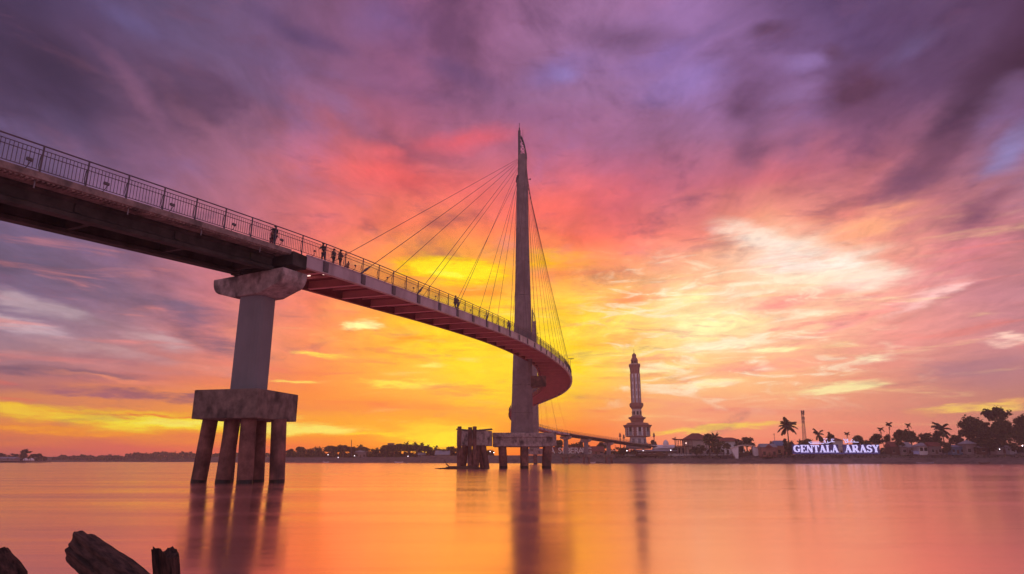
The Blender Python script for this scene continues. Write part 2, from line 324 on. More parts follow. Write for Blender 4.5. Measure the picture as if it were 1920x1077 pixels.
class MB:
    def __init__(s): s.v = []; s.f = []
    def add(s, vs, fs):
        o = len(s.v); s.v += [tuple(v) for v in vs]; s.f += [tuple(i + o for i in f) for f in fs]; return s
    def box(s, c, size, rz=0.0, taper=1.0):
        x, y, z = [q / 2 for q in size]; cs, sn = math.cos(rz), math.sin(rz); vs = []
        for dz_, k in ((-z, 1), (z, taper)):
            for a, b in ((-x, -y), (x, -y), (x, y), (-x, y)):
                a *= k; b *= k
                vs.append((c[0] + a * cs - b * sn, c[1] + a * sn + b * cs, c[2] + dz_))
        return s.add(vs, [(3, 2, 1, 0), (4, 5, 6, 7), (0, 1, 5, 4), (1, 2, 6, 5), (2, 3, 7, 6), (3, 0, 4, 7)])
    def tube(s, pts, rad, n=8, cap=True):
        pts = [Vector(p) for p in pts]
        if not hasattr(rad, '__len__'): rad = [rad] * len(pts)
        vs = []
        up0 = None
        for i, p in enumerate(pts):
            d = (pts[min(i + 1, len(pts) - 1)] - pts[max(i - 1, 0)])
            d.normalize()
            if up0 is None:
                up0 = Vector((0, 0, 1)) if abs(d.z) < .9 else Vector((1, 0, 0))
            a = d.cross(up0)
            if a.length < 1e-4: a = d.cross(Vector((0, 1, 0)))
            a.normalize(); b = a.cross(d).normalized(); up0 = b
            for k in range(n):
                t = 2 * math.pi * k / n
                vs.append(p + a * (rad[i] * math.cos(t)) + b * (rad[i] * math.sin(t)))
        fs = []
        for i in range(len(pts) - 1):
            for k in range(n):
                k2 = (k + 1) % n
                fs.append((i * n + k, i * n + k2, (i + 1) * n + k2, (i + 1) * n + k))
        if cap: fs += [tuple(range(n))[::-1], tuple(range((len(pts) - 1) * n, len(pts) * n))]
        return s.add(vs, fs)
    def loft(s, rings, cap=True):
        n = len(rings[0]); vs = [v for r in rings for v in r]; fs = []
        for i in range(len(rings) - 1):
            for k in range(n):
                k2 = (k + 1) % n
                fs.append((i * n + k, i * n + k2, (i + 1) * n + k2, (i + 1) * n + k))
        if cap: fs += [tuple(range(n))[::-1], tuple(range((len(rings) - 1) * n, len(rings) * n))]
        return s.add(vs, fs)
    def build(s, name, m, parent=None, smooth=False):
        me = bpy.data.meshes.new(name); me.from_pydata(s.v, [], s.f)
        bm = bmesh.new(); bm.from_mesh(me); bmesh.ops.recalc_face_normals(bm, faces=bm.faces); bm.to_mesh(me); bm.free()
        if smooth:
            for p in me.polygons: p.use_smooth = True
        me.materials.append(m if not isinstance(m, str) else M[m])
        o = bpy.data.objects.new(name, me); C.objects.link(o)
        if parent:
            o.parent = parent
        return o
def prism(poly, z0, z1):
    n = len(poly)
    return [(x, y, z0) for x, y in poly] + [(x, y, z1) for x, y in poly], \
        [tuple(range(n))[::-1], tuple(range(n, 2 * n))] + [(k, (k + 1) % n, n + (k + 1) % n, n + k) for k in range(n)]
def ngon(cx, cy, r, n, rot=0.0, sx=1.0, sy=1.0):
    return [(cx + r * sx * math.cos(rot + 2 * math.pi * k / n), cy + r * sy * math.sin(rot + 2 * math.pi * k / n)) for k in range(n)]
def tag(o, label=None, cat=None, group=None, kind=None):
    if label: o['label'] = label
    if cat: o['category'] = cat
    if group: o['group'] = group
    if kind: o['kind'] = kind
    return o
def thing(name, label, cat, loc=(0, 0, 0), rz=0.0, group=None):
    o = bpy.data.objects.new(name, None); C.objects.link(o); o.location = loc; o.rotation_euler = (0, 0, rz)
    o.empty_display_size = .5
    return tag(o, label, cat, group)
def kids(o): return [c for c in ALL_CHILDREN.get(o.name, [])]
def copy_tree(root, loc, rz=0.0, scale=None, label=None, group=None):
    r = root.copy(); C.objects.link(r); r.location = loc; r.rotation_euler = (0, 0, rz)
    if scale is not None: r.scale = scale if hasattr(scale, '__len__') else (scale,) * 3
    if label: r['label'] = label
    if group: r['group'] = group
    for ch in list(root.children):
        c = ch.copy(); C.objects.link(c); c.parent = r
        for g in list(ch.children):
            d = g.copy(); C.objects.link(d); d.parent = c
    return r
def bevel(o, w, seg=2):
    b = o.modifiers.new('bevel', 'BEVEL'); b.width = w; b.segments = seg; b.limit_method = 'ANGLE'; return o

# ------------------------------------------------------------ water and land
wm = bpy.data.materials.new('river_water'); wm.use_nodes = True
t = wm.node_tree; b = t.nodes['Principled BSDF']
b.inputs['Metallic'].default_value = .86; b.inputs['Base Color'].default_value = (1.0, .555, .52, 1); b.inputs['Roughness'].default_value = .17
b.inputs['IOR'].default_value = 2.1; b.inputs['Specular Tint'].default_value = (1, .72, .62, 1)
co = t.nodes.new('ShaderNodeTexCoord'); mp = t.nodes.new('ShaderNodeMapping'); mp.inputs[3].default_value = (.03, .22, 1)
t.links.new(co.outputs['Object'], mp.inputs[0])
n = t.nodes.new('ShaderNodeTexNoise'); n.inputs['Scale'].default_value = 1.0; n.inputs['Detail'].default_value = 5; n.inputs['Roughness'].default_value = .6
t.links.new(mp.outputs[0], n.inputs['Vector'])
mr = t.nodes.new('ShaderNodeMapRange'); t.links.new(n.outputs[0], mr.inputs[0]); mr.inputs[1].default_value = .3; mr.inputs[2].default_value = .7
mr.inputs[3].default_value = .12; mr.inputs[4].default_value = .23; t.links.new(mr.outputs[0], b.inputs['Roughness'])
bp = t.nodes.new('ShaderNodeBump'); bp.inputs['Strength'].default_value = .25; bp.inputs['Distance'].default_value = .12
t.links.new(n.outputs[0], bp.inputs['Height']); t.links.new(bp.outputs[0], b.inputs['Normal'])
w = MB().add([(-1490, -60, 0), (1490, -60, 0), (1490, 1240, 0), (-1490, 1240, 0)], [(0, 1, 2, 3)]).build('river_water', wm)
tag(w, 'smooth orange river water spreading to the far banks', 'water', kind='structure')
# land strips: each a waterline in picture columns with its distance, then rising ground
def land(name, line, heights, m, label):
    """line: [(px, Y)], heights: [(back, z)]"""
    base = [Vector((atx(px, Y), Y, 0)) for px, Y in line]
    pts = []
    for i in range(len(base) - 1):
        k = max(1, int((base[i + 1] - base[i]).length / 6))
        for q in range(k): pts.append(base[i].lerp(base[i + 1], q / k))
    pts.append(base[-1])
    rings = []
    for bk, z in heights:
        row = []
        for i, p in enumerate(pts):
            jit = random.uniform(-.25, .25) if bk < 40 else 0
            jz = random.uniform(-.18, .18) if 0 < z < 5 and bk < 40 else 0
            row.append((p.x + (p.x / p.y) * bk, p.y + bk + jit, z + jz))
        rings.append(row)
    vs = [v for r in rings for v in r]; n_ = len(pts)
    fs = [(i * n_ + k, i * n_ + k + 1, (i + 1) * n_ + k + 1, (i + 1) * n_ + k) for i in range(len(rings) - 1) for k in range(n_ - 1)]
    o = MB().add(vs, fs).build(name, m)
    return tag(o, label, None, kind='structure')
BANK = [(790, 520), (860, 490), (1000, 455), (1120, 445), (1240, 435), (1480, 400), (1700, 385), (1920, 350), (2300, 310), (3200, 250)]
def bankY(px):
    for (a, ya), (b_, yb) in zip(BANK, BANK[1:]):
        if a <= px <= b_: return ya + (yb - ya) * (px - a) / (b_ - a)
    return BANK[0][1] if px < 790 else BANK[-1][1]
land('far_bank', BANK, [(0, -.6), (1.2, .5), (7, 2.6), (9, 2.8), (14, 4.8), (22, 5.3), (60, 5.5), (300, 6), (720, 7)], 'rock', 'stone faced river bank rising to the promenade')
land('left_bank', [(380, 700), (440, 640), (560, 600), (700, 570), (800, 540), (860, 545)], [(0, -.6), (2, .8), (14, 3.2), (30, 4.6), (120, 5.5), (520, 8)], 'rock', 'low earth river bank below the palm grove')
land('distant_bank', [(60, 950), (200, 1050), (400, 1000), (520, 900)], [(0, -.6), (3, .7), (30, 2.5), (100, 4), (180, 8)], 'rock', 'distant low shore under the woods')
land('headland', [(-700, 420), (-300, 520), (-60, 600), (40, 640), (96, 720)], [(0, -.6), (2, 1.0), (10, 2.6), (60, 4), (500, 6)], 'rock', 'low headland at the left edge of the river')
# mud bank under the photographer, below the frame
vs = []; fs = []
nx, ny = 30, 14
for j in range(ny):
    y = -14 + j * 1.55
    for i in range(nx):
        x = -16 + i * 1.1
        z = .25 - max(0, (y - .5)) * .16 + random.uniform(-.05, .05)
        vs.append((x, y, z))
for j in range(ny - 1):
    for i in range(nx - 1):
        fs.append((j * nx + i, j * nx + i + 1, (j + 1) * nx + i + 1, (j + 1) * nx + i))
tag(MB().add(vs, fs).build('near_bank', mat('river_mud', (.10, .06, .045), .6, .3, 2, bump=.4)), 'muddy near bank below the camera', None, kind='structure')

# ------------------------------------------------------------ the bridge
W = 6.2
EDGE = [(-48, -16, 13.0), (-40, 0, 14.0), (-32.2, 16, 15.1), (-24.4, 32.3, 16.15), (-17.35, 48.3, 17.35), (-13.85, 58.4, 18.2), (-10.1, 70.7, 19.2), (-5.4, 87, 20.6),
        (.4, 107.5, 22.1), (5.4, 127, 23.2), (10.2, 148, 24.0), (14.2, 168, 24.5), (17.2, 190, 24.7), (18.0, 210, 24.6),
        (16.6, 230, 24.4), (12.6, 250, 24.0), (8.2, 270, 23.5), (5.2, 290, 22.8), (4.8, 310, 21.9), (7, 332, 20.8),
        (12.5, 355, 19.5), (21, 377, 18.4), (33.5, 396, 17.1), (48, 412, 15.8), (64, 428, 14.3), (82, 444, 12.6), (98, 458, 11.2)]
def catmull(P, i, t):
    p0 = Vector(P[max(i - 1, 0)]); p1 = Vector(P[i]); p2 = Vector(P[i + 1]); p3 = Vector(P[min(i + 2, len(P) - 1)])
    return .5 * ((2 * p1) + (-p0 + p2) * t + (2 * p0 - 5 * p1 + 4 * p2 - p3) * t * t + (-p0 + 3 * p1 - 3 * p2 + p3) * t ** 3)
raw = [catmull(EDGE, i, k / 24) for i in range(len(EDGE) - 1) for k in range(24)] + [Vector(EDGE[-1])]
cl = []
for i, p in enumerate(raw):
    d = raw[min(i + 6, len(raw) - 1)] - raw[max(i - 6, 0)]; d.z = 0; d.normalize()
    cl.append(p - Vector((d.y, -d.x, 0)) * (W / 2))
S = [0.0]
for a, b_ in zip(cl, cl[1:]): S.append(S[-1] + (b_ - a).length)
def frame(s):
    s = min(max(s, 0), S[-1] - 1e-3)
    lo, hi_ = 0, len(S) - 1
    while hi_ - lo > 1:
        m_ = (lo + hi_) // 2
        if S[m_] <= s: lo = m_
        else: hi_ = m_
    f = (s - S[lo]) / (S[hi_] - S[lo]); p = cl[lo].lerp(cl[hi_], f)
    a = cl[max(lo - 5, 0)]; b_ = cl[min(hi_ + 5, len(cl) - 1)]
    d = (b_ - a); slope = d.z / math.hypot(d.x, d.y); d.z = 0; d.normalize()
    return p, d, Vector((d.y, -d.x, 0)), slope
def widen(Y):
    f = min(max((Y - 148) / 40, 0), 1) * min(max((272 - Y) / 40, 0), 1); return 2.9 * f * f * (3 - 2 * f)
def dp(s, o, z=0.0):
    p, d, nrm, _ = frame(s)
    if o < 0: o *= 1 + widen(p.y) / (W / 2)
    return p + nrm * o + Vector((0, 0, z))
def s_at_Y(Y):
    lo, hi_ = 0.0, S[-1]
    for _ in range(50):
        m_ = (lo + hi_) / 2
        if dp(m_, W / 2).y < Y: lo = m_
        else: hi_ = m_
    return lo
def sweep(mb, prof, s0, s1, step=1.5):
    n_ = max(1, int((s1 - s0) / step))
    mb.loft([[dp(s0 + (s1 - s0) * i / n_, o, z) for o, z in prof] for i in range(n_ + 1)])
    return mb
sJ = s_at_Y(49.0)                         # expansion joint over the first pier
FARP = [(1060, 0), (1098, 0), (1140, 0)]
def s_at_px(px, smin):
    s = smin
    while s < S[-1]:
        p = dp(s, 0); d = p.y * cP + (p.z - CAMH) * sP
        if 960 + FOC * p.x / d >= px: return s
        s += .5
    return S[-1]
farS = [s_at_px(px, s_at_Y(345)) for px in (1060, 1098, 1140)]
sK = farS[0]
bridge = thing('footbridge', 'long curved grey footbridge sweeping from upper left across the river past two tall masts', 'bridge', (0, 0, 0))
bridge.location = (0, 0, 0)
Wh = W / 2
# approach slabs, thinner deck on the main span
for a, b_ in ((0, sJ - .06), (sK + .06, S[-1])):
    sweep(MB(), [(-Wh, 0), (Wh, 0), (Wh, -.36), (Wh - .15, -.40), (-Wh + .15, -.40), (-Wh, -.36)], a, b_).build('deck_slab', 'slab', bridge)
# corrugated soffit forms along the overhang
cr = MB(); s = 0
while s < sJ - .5:
    p, d, nn, _ = frame(s); cr.box(dp(s, Wh - .35, -.43), (.5, .13, .07), math.atan2(nn.y, nn.x)); s += .26
cr.build('soffit_ridges', 'slab', bridge)
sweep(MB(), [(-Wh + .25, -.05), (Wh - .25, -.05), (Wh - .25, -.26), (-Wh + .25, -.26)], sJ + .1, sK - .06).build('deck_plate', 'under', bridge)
# longitudinal concrete girders under the approaches
for o in (-1.6, 1.6):
  for a, b_ in ((0, sJ - .5), (sK + .5, S[-1] - 8)):
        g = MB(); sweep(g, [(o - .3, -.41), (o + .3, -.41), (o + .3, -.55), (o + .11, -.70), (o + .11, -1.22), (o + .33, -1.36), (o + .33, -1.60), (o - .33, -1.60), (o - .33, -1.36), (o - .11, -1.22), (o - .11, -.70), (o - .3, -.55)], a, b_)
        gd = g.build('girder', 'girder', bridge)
        s = sJ - 2.6
        while s > 2 and a == 0:
            p, d, nn, _ = frame(s)
            MB().box(dp(s, o + (.17 if o > 0 else -.17), -.96), (.10, .45, .52), math.atan2(nn.y, nn.x)).build('web_stiffener', 'girder', gd); s -= 6.5
s = sJ - 1.2
while s > 1:
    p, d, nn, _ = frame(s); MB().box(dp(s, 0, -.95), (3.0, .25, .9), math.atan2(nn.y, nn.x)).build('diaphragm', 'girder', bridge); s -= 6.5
# main-span edge beams: plate girder with flanges
for o, sg in ((Wh - .12, 1), (-Wh + .12, -1)):
    g = MB()
    sweep(g, [(o - .02 * sg, .02), (o + .12 * sg, .02), (o + .12 * sg, -.08), (o + .08 * sg, -.10), (o + .08 * sg, -.98), (o + .14 * sg, -1.0), (o + .14 * sg, -1.08), (o - .28 * sg, -1.08), (o - .28 * sg, -1.02), (o - .02 * sg, -1.0)], sJ + 1.8, sK - .4)
    g.build('edge_beam', 'steel' if sg > 0 else 'under', bridge)  # far beam shares the painted red glow of the soffit
ST = []                                   # stiffener stations, one to every floor beam
s = sJ + 4.2
while s < sK - 2: ST.append(s); s += 6.0
kk = MB()
for si, s in enumerate(ST):
    rb = MB()
    p, d, nn, _ = frame(s); rz = math.atan2(nn.y, nn.x)
    for sg in (1, -1):
        if si < 50: MB().box(dp(s, (Wh + .02) * sg, -.54), (.14, .62, .86), rz).build('stiffener_plate', 'darksteel', bridge)
        else: kk.box(dp(s, (Wh + .02) * sg, -.54), (.14, .62, .86), rz)
    ex = widen(p.y); wid = W - .9 + ex; co_ = p + nn * (-ex / 2)
    rb.box(co_ + Vector((0, 0, -.62)), (wid, .22, .70), rz).box(co_ + Vector((0, 0, -.99)), (wid, .42, .07), rz)
    for q in (2.0, 4.0):
        if s + q < sK - 2:
            p, d, nn, _ = frame(s + q); rb.box(dp(s + q, 0, -.36), (W - .9, .10, .2), math.atan2(nn.y, nn.x))
    rb.build('floor_beam', 'rib', bridge)
if kk.v: tag(kk.build('stiffener_plate_row', 'darksteel', bridge), kind='stuff')
for q, s in enumerate([ST[0] - 1.2, ST[0] + 3.3, ST[0] + 8.0]):
    p, d, nn, _ = frame(s); rz = math.atan2(nn.y, nn.x)
    for k_, oo in enumerate((-1.2, .9)):
        if q == 2 and k_: continue
        MB().box(dp(s, oo, -.32), (.9 - .3 * k_, .16, .08), rz).build('underdeck_lamp', 'lampglow', bridge)
s = sJ - 3
while s > 3:                              # drain spouts under the slab edge
    a = dp(s, Wh - .3, -.42); MB().tube([a, a - Vector((0, 0, .42))], .04, 6).build('drain_pipe', 'column', bridge); s -= 5.2
# big end diaphragm beam of the main span over the pier
p, d, nn, _ = frame(sJ + .35)
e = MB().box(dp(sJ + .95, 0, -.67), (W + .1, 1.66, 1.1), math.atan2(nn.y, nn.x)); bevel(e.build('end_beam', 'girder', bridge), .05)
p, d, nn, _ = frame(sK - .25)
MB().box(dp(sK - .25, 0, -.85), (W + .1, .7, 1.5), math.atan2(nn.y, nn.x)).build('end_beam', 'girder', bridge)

# railings
def railing(o, s0, s1, post_step, balusters=True):
    r_ = MB(); H = 1.5
    n_ = int((s1 - s0) / 1.2)
    for z, rad in ((H, .045), (H - .25, .025), (H - .52, .025), (.14, .025)):
        r_.tube([dp(s0 + (s1 - s0) * i / n_, o, z) for i in range(n_ + 1)], rad, 5)
    if balusters:
        s = s0
        while s < s1:
            p = dp(s, o); h_ = .011
            p0 = p + Vector((0, 0, .14)); 
            r_.box((p.x, p.y, p.z + .695), (.024, .024, 1.11)); s += .2 if s < sJ + 60 else .3
    par = r_.build('railing', 'rail', bridge)
    s = s0; k = 0; rest = MB(); nposts = 0
    while s < s1:
        m_ = MB() if nposts < 90 else rest
        p, d, nn, _ = frame(s); sg = 1 if o > 0 else -1; rz = math.atan2(nn.y, nn.x); q = dp(s, o)
        m_.box((q.x, q.y, q.z + .68), (.07, .07, 1.66), rz)
        a = dp(s, o + .05 * sg, -.1); b2 = dp(s + .0, o - .16 * sg, .9)
        m_.tube([dp(s, o - .02 * sg, -.02), dp(s, o - .20 * sg, .45), dp(s, o - .14 * sg, .95), dp(s, o - .02 * sg, 1.05)], .025, 5)
        if nposts < 90: m_.build('post', 'rail', par)
        nposts += 1
        s += post_step(s)
    if rest.v: tag(rest.build('post_row', 'rail', par), kind='stuff')
    return par
stp = lambda s: 2.4 if s < sJ - 2.5 else 3.0
for o in (Wh - .12, -Wh + .12): railing(o, .5, S[-1] - 1, stp)
# floodlights clipped outside the right railing
fl = [s_at_Y(Y) for Y in (24.0, 31.2, 34.9, 38.8, 43.3, 47.6)] + [sJ + 2.3 + 6 * k for k in range(0, 12)]
def floodlight(s, big):
    p, d, nn, _ = frame(s); q = dp(s, Wh + .25, .40); rz = math.atan2(nn.y, nn.x)
    br = MB().tube([dp(s, Wh - .02, -.05), dp(s, Wh + .22, .1), dp(s + .08, Wh + .25, .36)], .022, 5).build('floodlight', 'darksteel', bridge)
    hd = MB().box((q.x, q.y, q.z), (.12, .30 if big else .18, .15 if big else .12), rz).build('lamp_head', 'darksteel', br)
for i, s in enumerate(fl): floodlight(s, i < 6)

# ------------------------------------------------------------ piers
ROTC = 7.5
def frame_rz(s):
    q = frame(s)[2]; return math.atan2(q.y, q.x)
def stadium(hx, hy, ch, k=4):
    """chamfered rectangle outline, local"""
    return [(-hx + ch, -hy), (hx - ch, -hy), (hx, -hy + ch), (hx, hy - ch), (hx - ch, hy), (-hx + ch, hy), (-hx, hy - ch), (-hx, -hy + ch)]
def loc2w(c, rz, pts, z):
    cs, sn = math.cos(rz), math.sin(rz); return [(c[0] + x * cs - y * sn, c[1] + x * sn + y * cs, z) for x, y in pts]
def pier(s, top_z, cap=(4.4, .95), colr=(1.5, 1.1), zc0=4.45, zc1=6.55, half=2.75, piles=None, rzq=None, prad=.55, shift=(0, 0)):
    p, d, nn, _ = frame(s); rz = math.atan2(nn.y, nn.x); c = (p.x + shift[0], p.y + shift[1])
    hx, hy = colr
    out = []
    for k in range(20):                    # rounded-end column outline
        a = 2 * math.pi * k / 20; ex = .55
        cx_, sy_ = math.cos(a), math.sin(a)
        out.append((math.copysign(abs(cx_) ** ex, cx_) * hx, math.copysign(abs(sy_) ** ex, sy_) * hy))
    zcap0 = top_z - 1.8
    col = MB().loft([loc2w(c, rz, [(x * k_, y * k_) for x, y in out], z) for z, k_ in ((zc1, 1.02), (zcap0 + .1, 1.0))]).build('pier', 'column', bridge, smooth=False)
    # hammerhead with bull-nosed ends
    cl_, cd = cap; prof = []
    prof = [(-cl_, 0), (cl_, 0)]
    arc = [(cl_ - .95 * (1 - math.cos(a)), -1.1 * math.sin(a) - .2) for a in [R(q) for q in (0, 18, 36, 54, 72, 90)]]
    prof += arc + [(1.5, -1.75), (-1.5, -1.75)] + [(-x, z) for x, z in arc[::-1]]
    cs, sn = math.cos(rz - R(7)), math.sin(rz - R(7))
    rings = []
    for y in (-cd, cd):
        rings.append([(c[0] + x * cs - y * sn, c[1] + x * sn + y * cs, top_z + z) for x, z in prof])
    bevel(MB().loft(rings).build('crosshead', 'crosshead', col), .08, 2)
    bevel(MB().box((c[0], c[1], (zc0 + zc1) / 2), (half * 2, half * 2, zc1 - zc0), rz if rzq is None else rzq).build('pile_cap', 'concrete', col), .06, 2)
    for x, y, tx, ty in piles or [(c[0] + a, c[1] + b2, c[0] + a * .9, c[1] + b2 * .9) for a in (-1.7, 1.7) for b2 in (-1.7, 1.7)]:
        vx, vy = (tx - x) / zc0, (ty - y) / zc0
        pl = MB().tube([(x + vx * .2, y + vy * .2, .2), (tx, ty, zc0 + .05)], prad, 20).build('pile', 'pile', col, smooth=False)
        MB().tube([(x - vx * 2, y - vy * 2, -2), (x + vx * .21, y + vy * .21, .21)], prad * 1.01, 20).build('pile_foot', 'wet', col)
    return col
# first pier, placed from its pile cap
pc = frame(sJ)[0]
PX = [(372, 51.0, 9), (418, 49.8, 3), (458.5, 48.7, -7), (481, 52.2, -3), (519, 50.6, -6), (424, 53.5, 1)]
pl_ = []
for px, Y, bat in PX:
    x = atx(px, Y); pl_.append((x, Y, x + bat / FOC * Y * .98, Y + (.3 if Y < 50 else (-.3 if Y > 52 else 0))))
pp, dd, nn_, _ = frame(sJ)
pcx = at(463, 787, 50.8)
topz = dp(sJ, 0).z
pier(sJ + .3, topz - 1.66, cap=(3.95, 1.25), colr=(1.22, 1.0), piles=pl_, half=2.66, rzq=frame_rz(sJ) + R(ROTC), zc0=4.5, zc1=6.6, shift=(-20.15 - frame(sJ + .3)[0].x, 51.0 - frame(sJ + .3)[0].y))
for s in farS:
    pier(s, dp(s, 0).z - 1.7, cap=(3.9, 1.0), colr=(1.3, 1.0), half=2.6, zc0=3.6, zc1=5.3, prad=.5)
# bearing blocks over the first crosshead
for o in (-1.6, 1.6):
    p, d, nn, _ = frame(sJ - .8); MB().box(dp(sJ - .6, o, -1.63), (.8, .5, .1), math.atan2(nn.y, nn.x)).build('bearing', 'girder', bridge)

# ------------------------------------------------------------ pylons
PYL = [(835, 957, 1000.5), (800, 958, 999.5), (740, 960, 998), (700, 961, 998), (600, 964.5, 996), (500, 966.5, 993), (400, 968, 990.5), (345, 969, 990), (335, 970.6, 988.2), (296, 971.2, 987.6), (291, 971.2, 987.2)]
def pylon(Y, px_off, capz=(4.45, 7.3), capsize=12.4, ref=None, main=True):
    rings = []; dep = []
    for py, l, r_ in (PYL if ref is None else ref):
        z = atz(py, Y0p); a = at(l, py, Y0p).x; b2 = at(r_, py, Y0p).x
        cx_ = (a + b2) / 2 - X0p; hx = (b2 - a) / 2
        rings.append((cx_, hx, z))
    X = px_off
    out = []
    for cx_, hx, z in rings:
        hy = hx * .85; ch = hx * .42
        out.append([(X + cx_ + x, Y + y, z) for x, y in stadium(hx, hy, ch)])
    out[0] = [(x, y, capz[1] - .2) for x, y, z in out[0]]
    col = MB().loft(out).build('pylon', 'pylon', bridge)
    # pour joints, thin raised bands
    for z in (11.6, 17.6, 30, 38, 46, 54):
        for (c0, h0, z0), (c1, h1, z1) in zip(rings, rings[1:]):
            if z0 <= z <= z1:
                f = (z - z0) / (z1 - z0); cx_ = c0 + (c1 - c0) * f; hx = h0 + (h1 - h0) * f + .03
                MB().loft([[(X + cx_ + x, Y + y, zz) for x, y in stadium(hx, hx * .85, hx * .42)] for zz in (z - .05, z + .05)]).build('pour_joint', 'concrete', col)
    # crown: upright blade on the left, curved truss edge on the right, spike on top
    ztop = rings[-1][2]; xl = X + at(971.2, 291, Y0p).x - X0p
    zb = atz(248, Y0p); m_ = MB()
    m_.box((xl + .33, Y, (ztop + zb) / 2), (.62, 1.5, zb - ztop + .1))
    m_.build('crown_blade', 'darksteel', col)
    sp = MB().tube([(xl + .36, Y, zb), (xl + .36, Y, atz(240, Y0p))], .16, 8).tube([(xl + .36, Y, atz(240, Y0p)), (xl + .36, Y, atz(231, Y0p))], .07, 6); sp.build('spire', 'darksteel', col)
    edge_px = [(987.4, 300), (986.8, 291), (985.4, 285), (983.6, 275), (980.8, 266), (976.8, 257)]
    ep = [Vector((X + at(px, py, Y0p).x - X0p, Y, atz(py, Y0p))) for px, py in edge_px]
    tr = MB()
    for dy_ in (-.55, .55): tr.tube([p + Vector((0, dy_, 0)) for p in ep], .13, 6)
    xb = xl + .6
    for k in range(1, 5):
        a = ep[k]; b2 = ep[k + 1]
        tr.tube([a, (xb, Y, a.z)], .06, 5)
        tr.tube([a, (xb, Y, b2.z)], .06, 5); tr.tube([(xb, Y, a.z), ((a.x + xb) / 2, Y, (a.z + b2.z) / 2), b2], .05, 5)
    tr.build('crown_truss', 'darksteel', col)
    MB().tube([(X + at(980.4, 268, Y0p).x - X0p, Y, atz(270, Y0p)), (X + at(980.4, 268, Y0p).x - X0p, Y, atz(243, Y0p))], .035, 5).build('antenna', 'darksteel', col)
    # service step and clamps at the shoulder
    MB().box((X + at(970.2, 338, Y0p).x - X0p, Y, atz(338, Y0p)), (.7, 1.2, .9)).box((X + at(970.4, 333, Y0p).x - X0p, Y, atz(333, Y0p)), (.45, 1.6, .5)).build('shoulder_bracket', 'darksteel', col)
    MB().tube([(X + at(988, 336, Y0p).x - X0p, Y, atz(337, Y0p)), (X + at(993.5, 336, Y0p).x - X0p, Y, atz(336.5, Y0p))], .05, 5).box((X + at(994, 336, Y0p).x - X0p, Y, atz(336.4, Y0p)), (.3, .3, .3)).build('warning_lamp', 'darksteel', col)
    # base
    bx0 = X + at(925, 820, Y0p).x - X0p; bx1 = X + at(1036, 820, Y0p).x - X0p
    cxb = (bx0 + bx1) / 2
    bevel(MB().box((cxb, Y + .5, (capz[0] + capz[1]) / 2), (bx1 - bx0, 9.0, capz[1] - capz[0])).box((cxb, Y - 4.1, capz[1] - .5), (bx1 - bx0 + .15, .35, .9)).box((bx1 + .2, Y - 1.2, (capz[0] + capz[1]) / 2 + .2), (.9, 3.6, 2.9)).build('pile_cap', 'crosshead', col), .08)
    for px_ in (944, 983, 1024.5):
        for dy_ in (-3.2, 3.2):
            x = X + at(px_, 870, Y0p).x - X0p
            MB().tube([(x, Y + dy_, .5), (x - (.0 if px_ == 983 else (.25 if px_ > 983 else -.25)) * -1, Y + dy_, capz[0] + .1)], .85, 18).build('pile', 'pile', col)
            MB().tube([(x, Y + dy_, -2), (x, Y + dy_, .51)], .87, 18).build('pile_foot', 'wet', col)
    return col, rings
Y0p = 147.0; X0p = at(980, 650, Y0p).x
col1, rings1 = pylon(Y0p, X0p)
Y2p = 335.0; ZS2 = .965
X2p = at(1001.5, 700, Y2p).x
col2, _ = pylon(Y2p, X2p)
for o in [col2] + list(col2.children):
    for v in o.data.vertices:
        if v.co.z > 12: v.co.z = 12 + (v.co.z - 12) * ZS2
# bracket carrying the deck beside the first pylon
zb_ = atz(717, Y0p)
a0 = X0p + 1.7
MB().loft([[(a0, Y0p - 1.3, zb_ - 1.25), (a0, Y0p + 1.3, zb_ - 1.25), (a0, Y0p + 1.3, zb_ + 1.25), (a0, Y0p - 1.3, zb_ + 1.25)],
                 [(a0 + 3.4, Y0p - 1.3, zb_ - .9), (a0 + 3.4, Y0p + 1.3, zb_ - .9), (a0 + 3.4, Y0p + 1.3, zb_ + 1.25), (a0 + 3.4, Y0p - 1.3, zb_ + 1.25)]]).build('cross_arm', 'pile', col1)
# ------------------------------------------------------------ cables
def stay(s, o, top, name='stay_cable', rad=.034, socket=True):
    a = dp(s, o, .25)
    cb = MB().tube([a, top], rad, 6).build(name, 'cable', bridge)
    if socket:
        d = (top - a).normalized()
        MB().tube([a - d * .6, a + d * 1.6], .08, 8).tube([a + d * .3, a + d * .9], .12, 8).build('cable_socket', 'darksteel', cb)
    return cb
def ptop(py, left=True, Y=Y0p, X=X0p):
    for (q0, l0, r0), (q1, l1, r1) in zip(PYL, PYL[1:]):
        if q1 <= py <= q0:
            f = (q0 - py) / (q0 - q1); l = l0 + (l1 - l0) * f; r_ = r0 + (r1 - r0) * f
            v = at(l + .8 if left else r_ - .8, py, Y0p); return Vector((v.x - X0p + X, Y, v.z))
def nearST(px, lo):
    best = min((s for s in ST if s > lo), key=lambda s: abs(960 + FOC * dp(s, Wh).x / (dp(s, Wh).y * cP + (dp(s, Wh).z - CAMH) * sP) - px)); return best
tops = [298, 303, 314, 330, 342, 352]
i0 = ST.index(nearST(694, 0))
for k in range(6):
    s = ST[i0 + 2 * k]
    stay(s, Wh, ptop(tops[k] + 2)); stay(s, -Wh, ptop(tops[k]))
sP1 = s_at_Y(150)
j0 = min(range(len(ST)), key=lambda i: abs(ST[i] - s_at_Y(127)))
for k in range(10):
    s = ST[min(j0 + k, len(ST) - 1)]
    stay(s, Wh, ptop(350 - 5 * (9 - k), False), socket=k % 2 == 0)
    if k % 2 == 0: stay(s, -Wh, ptop(352 - 5 * (9 - k), False), socket=False)
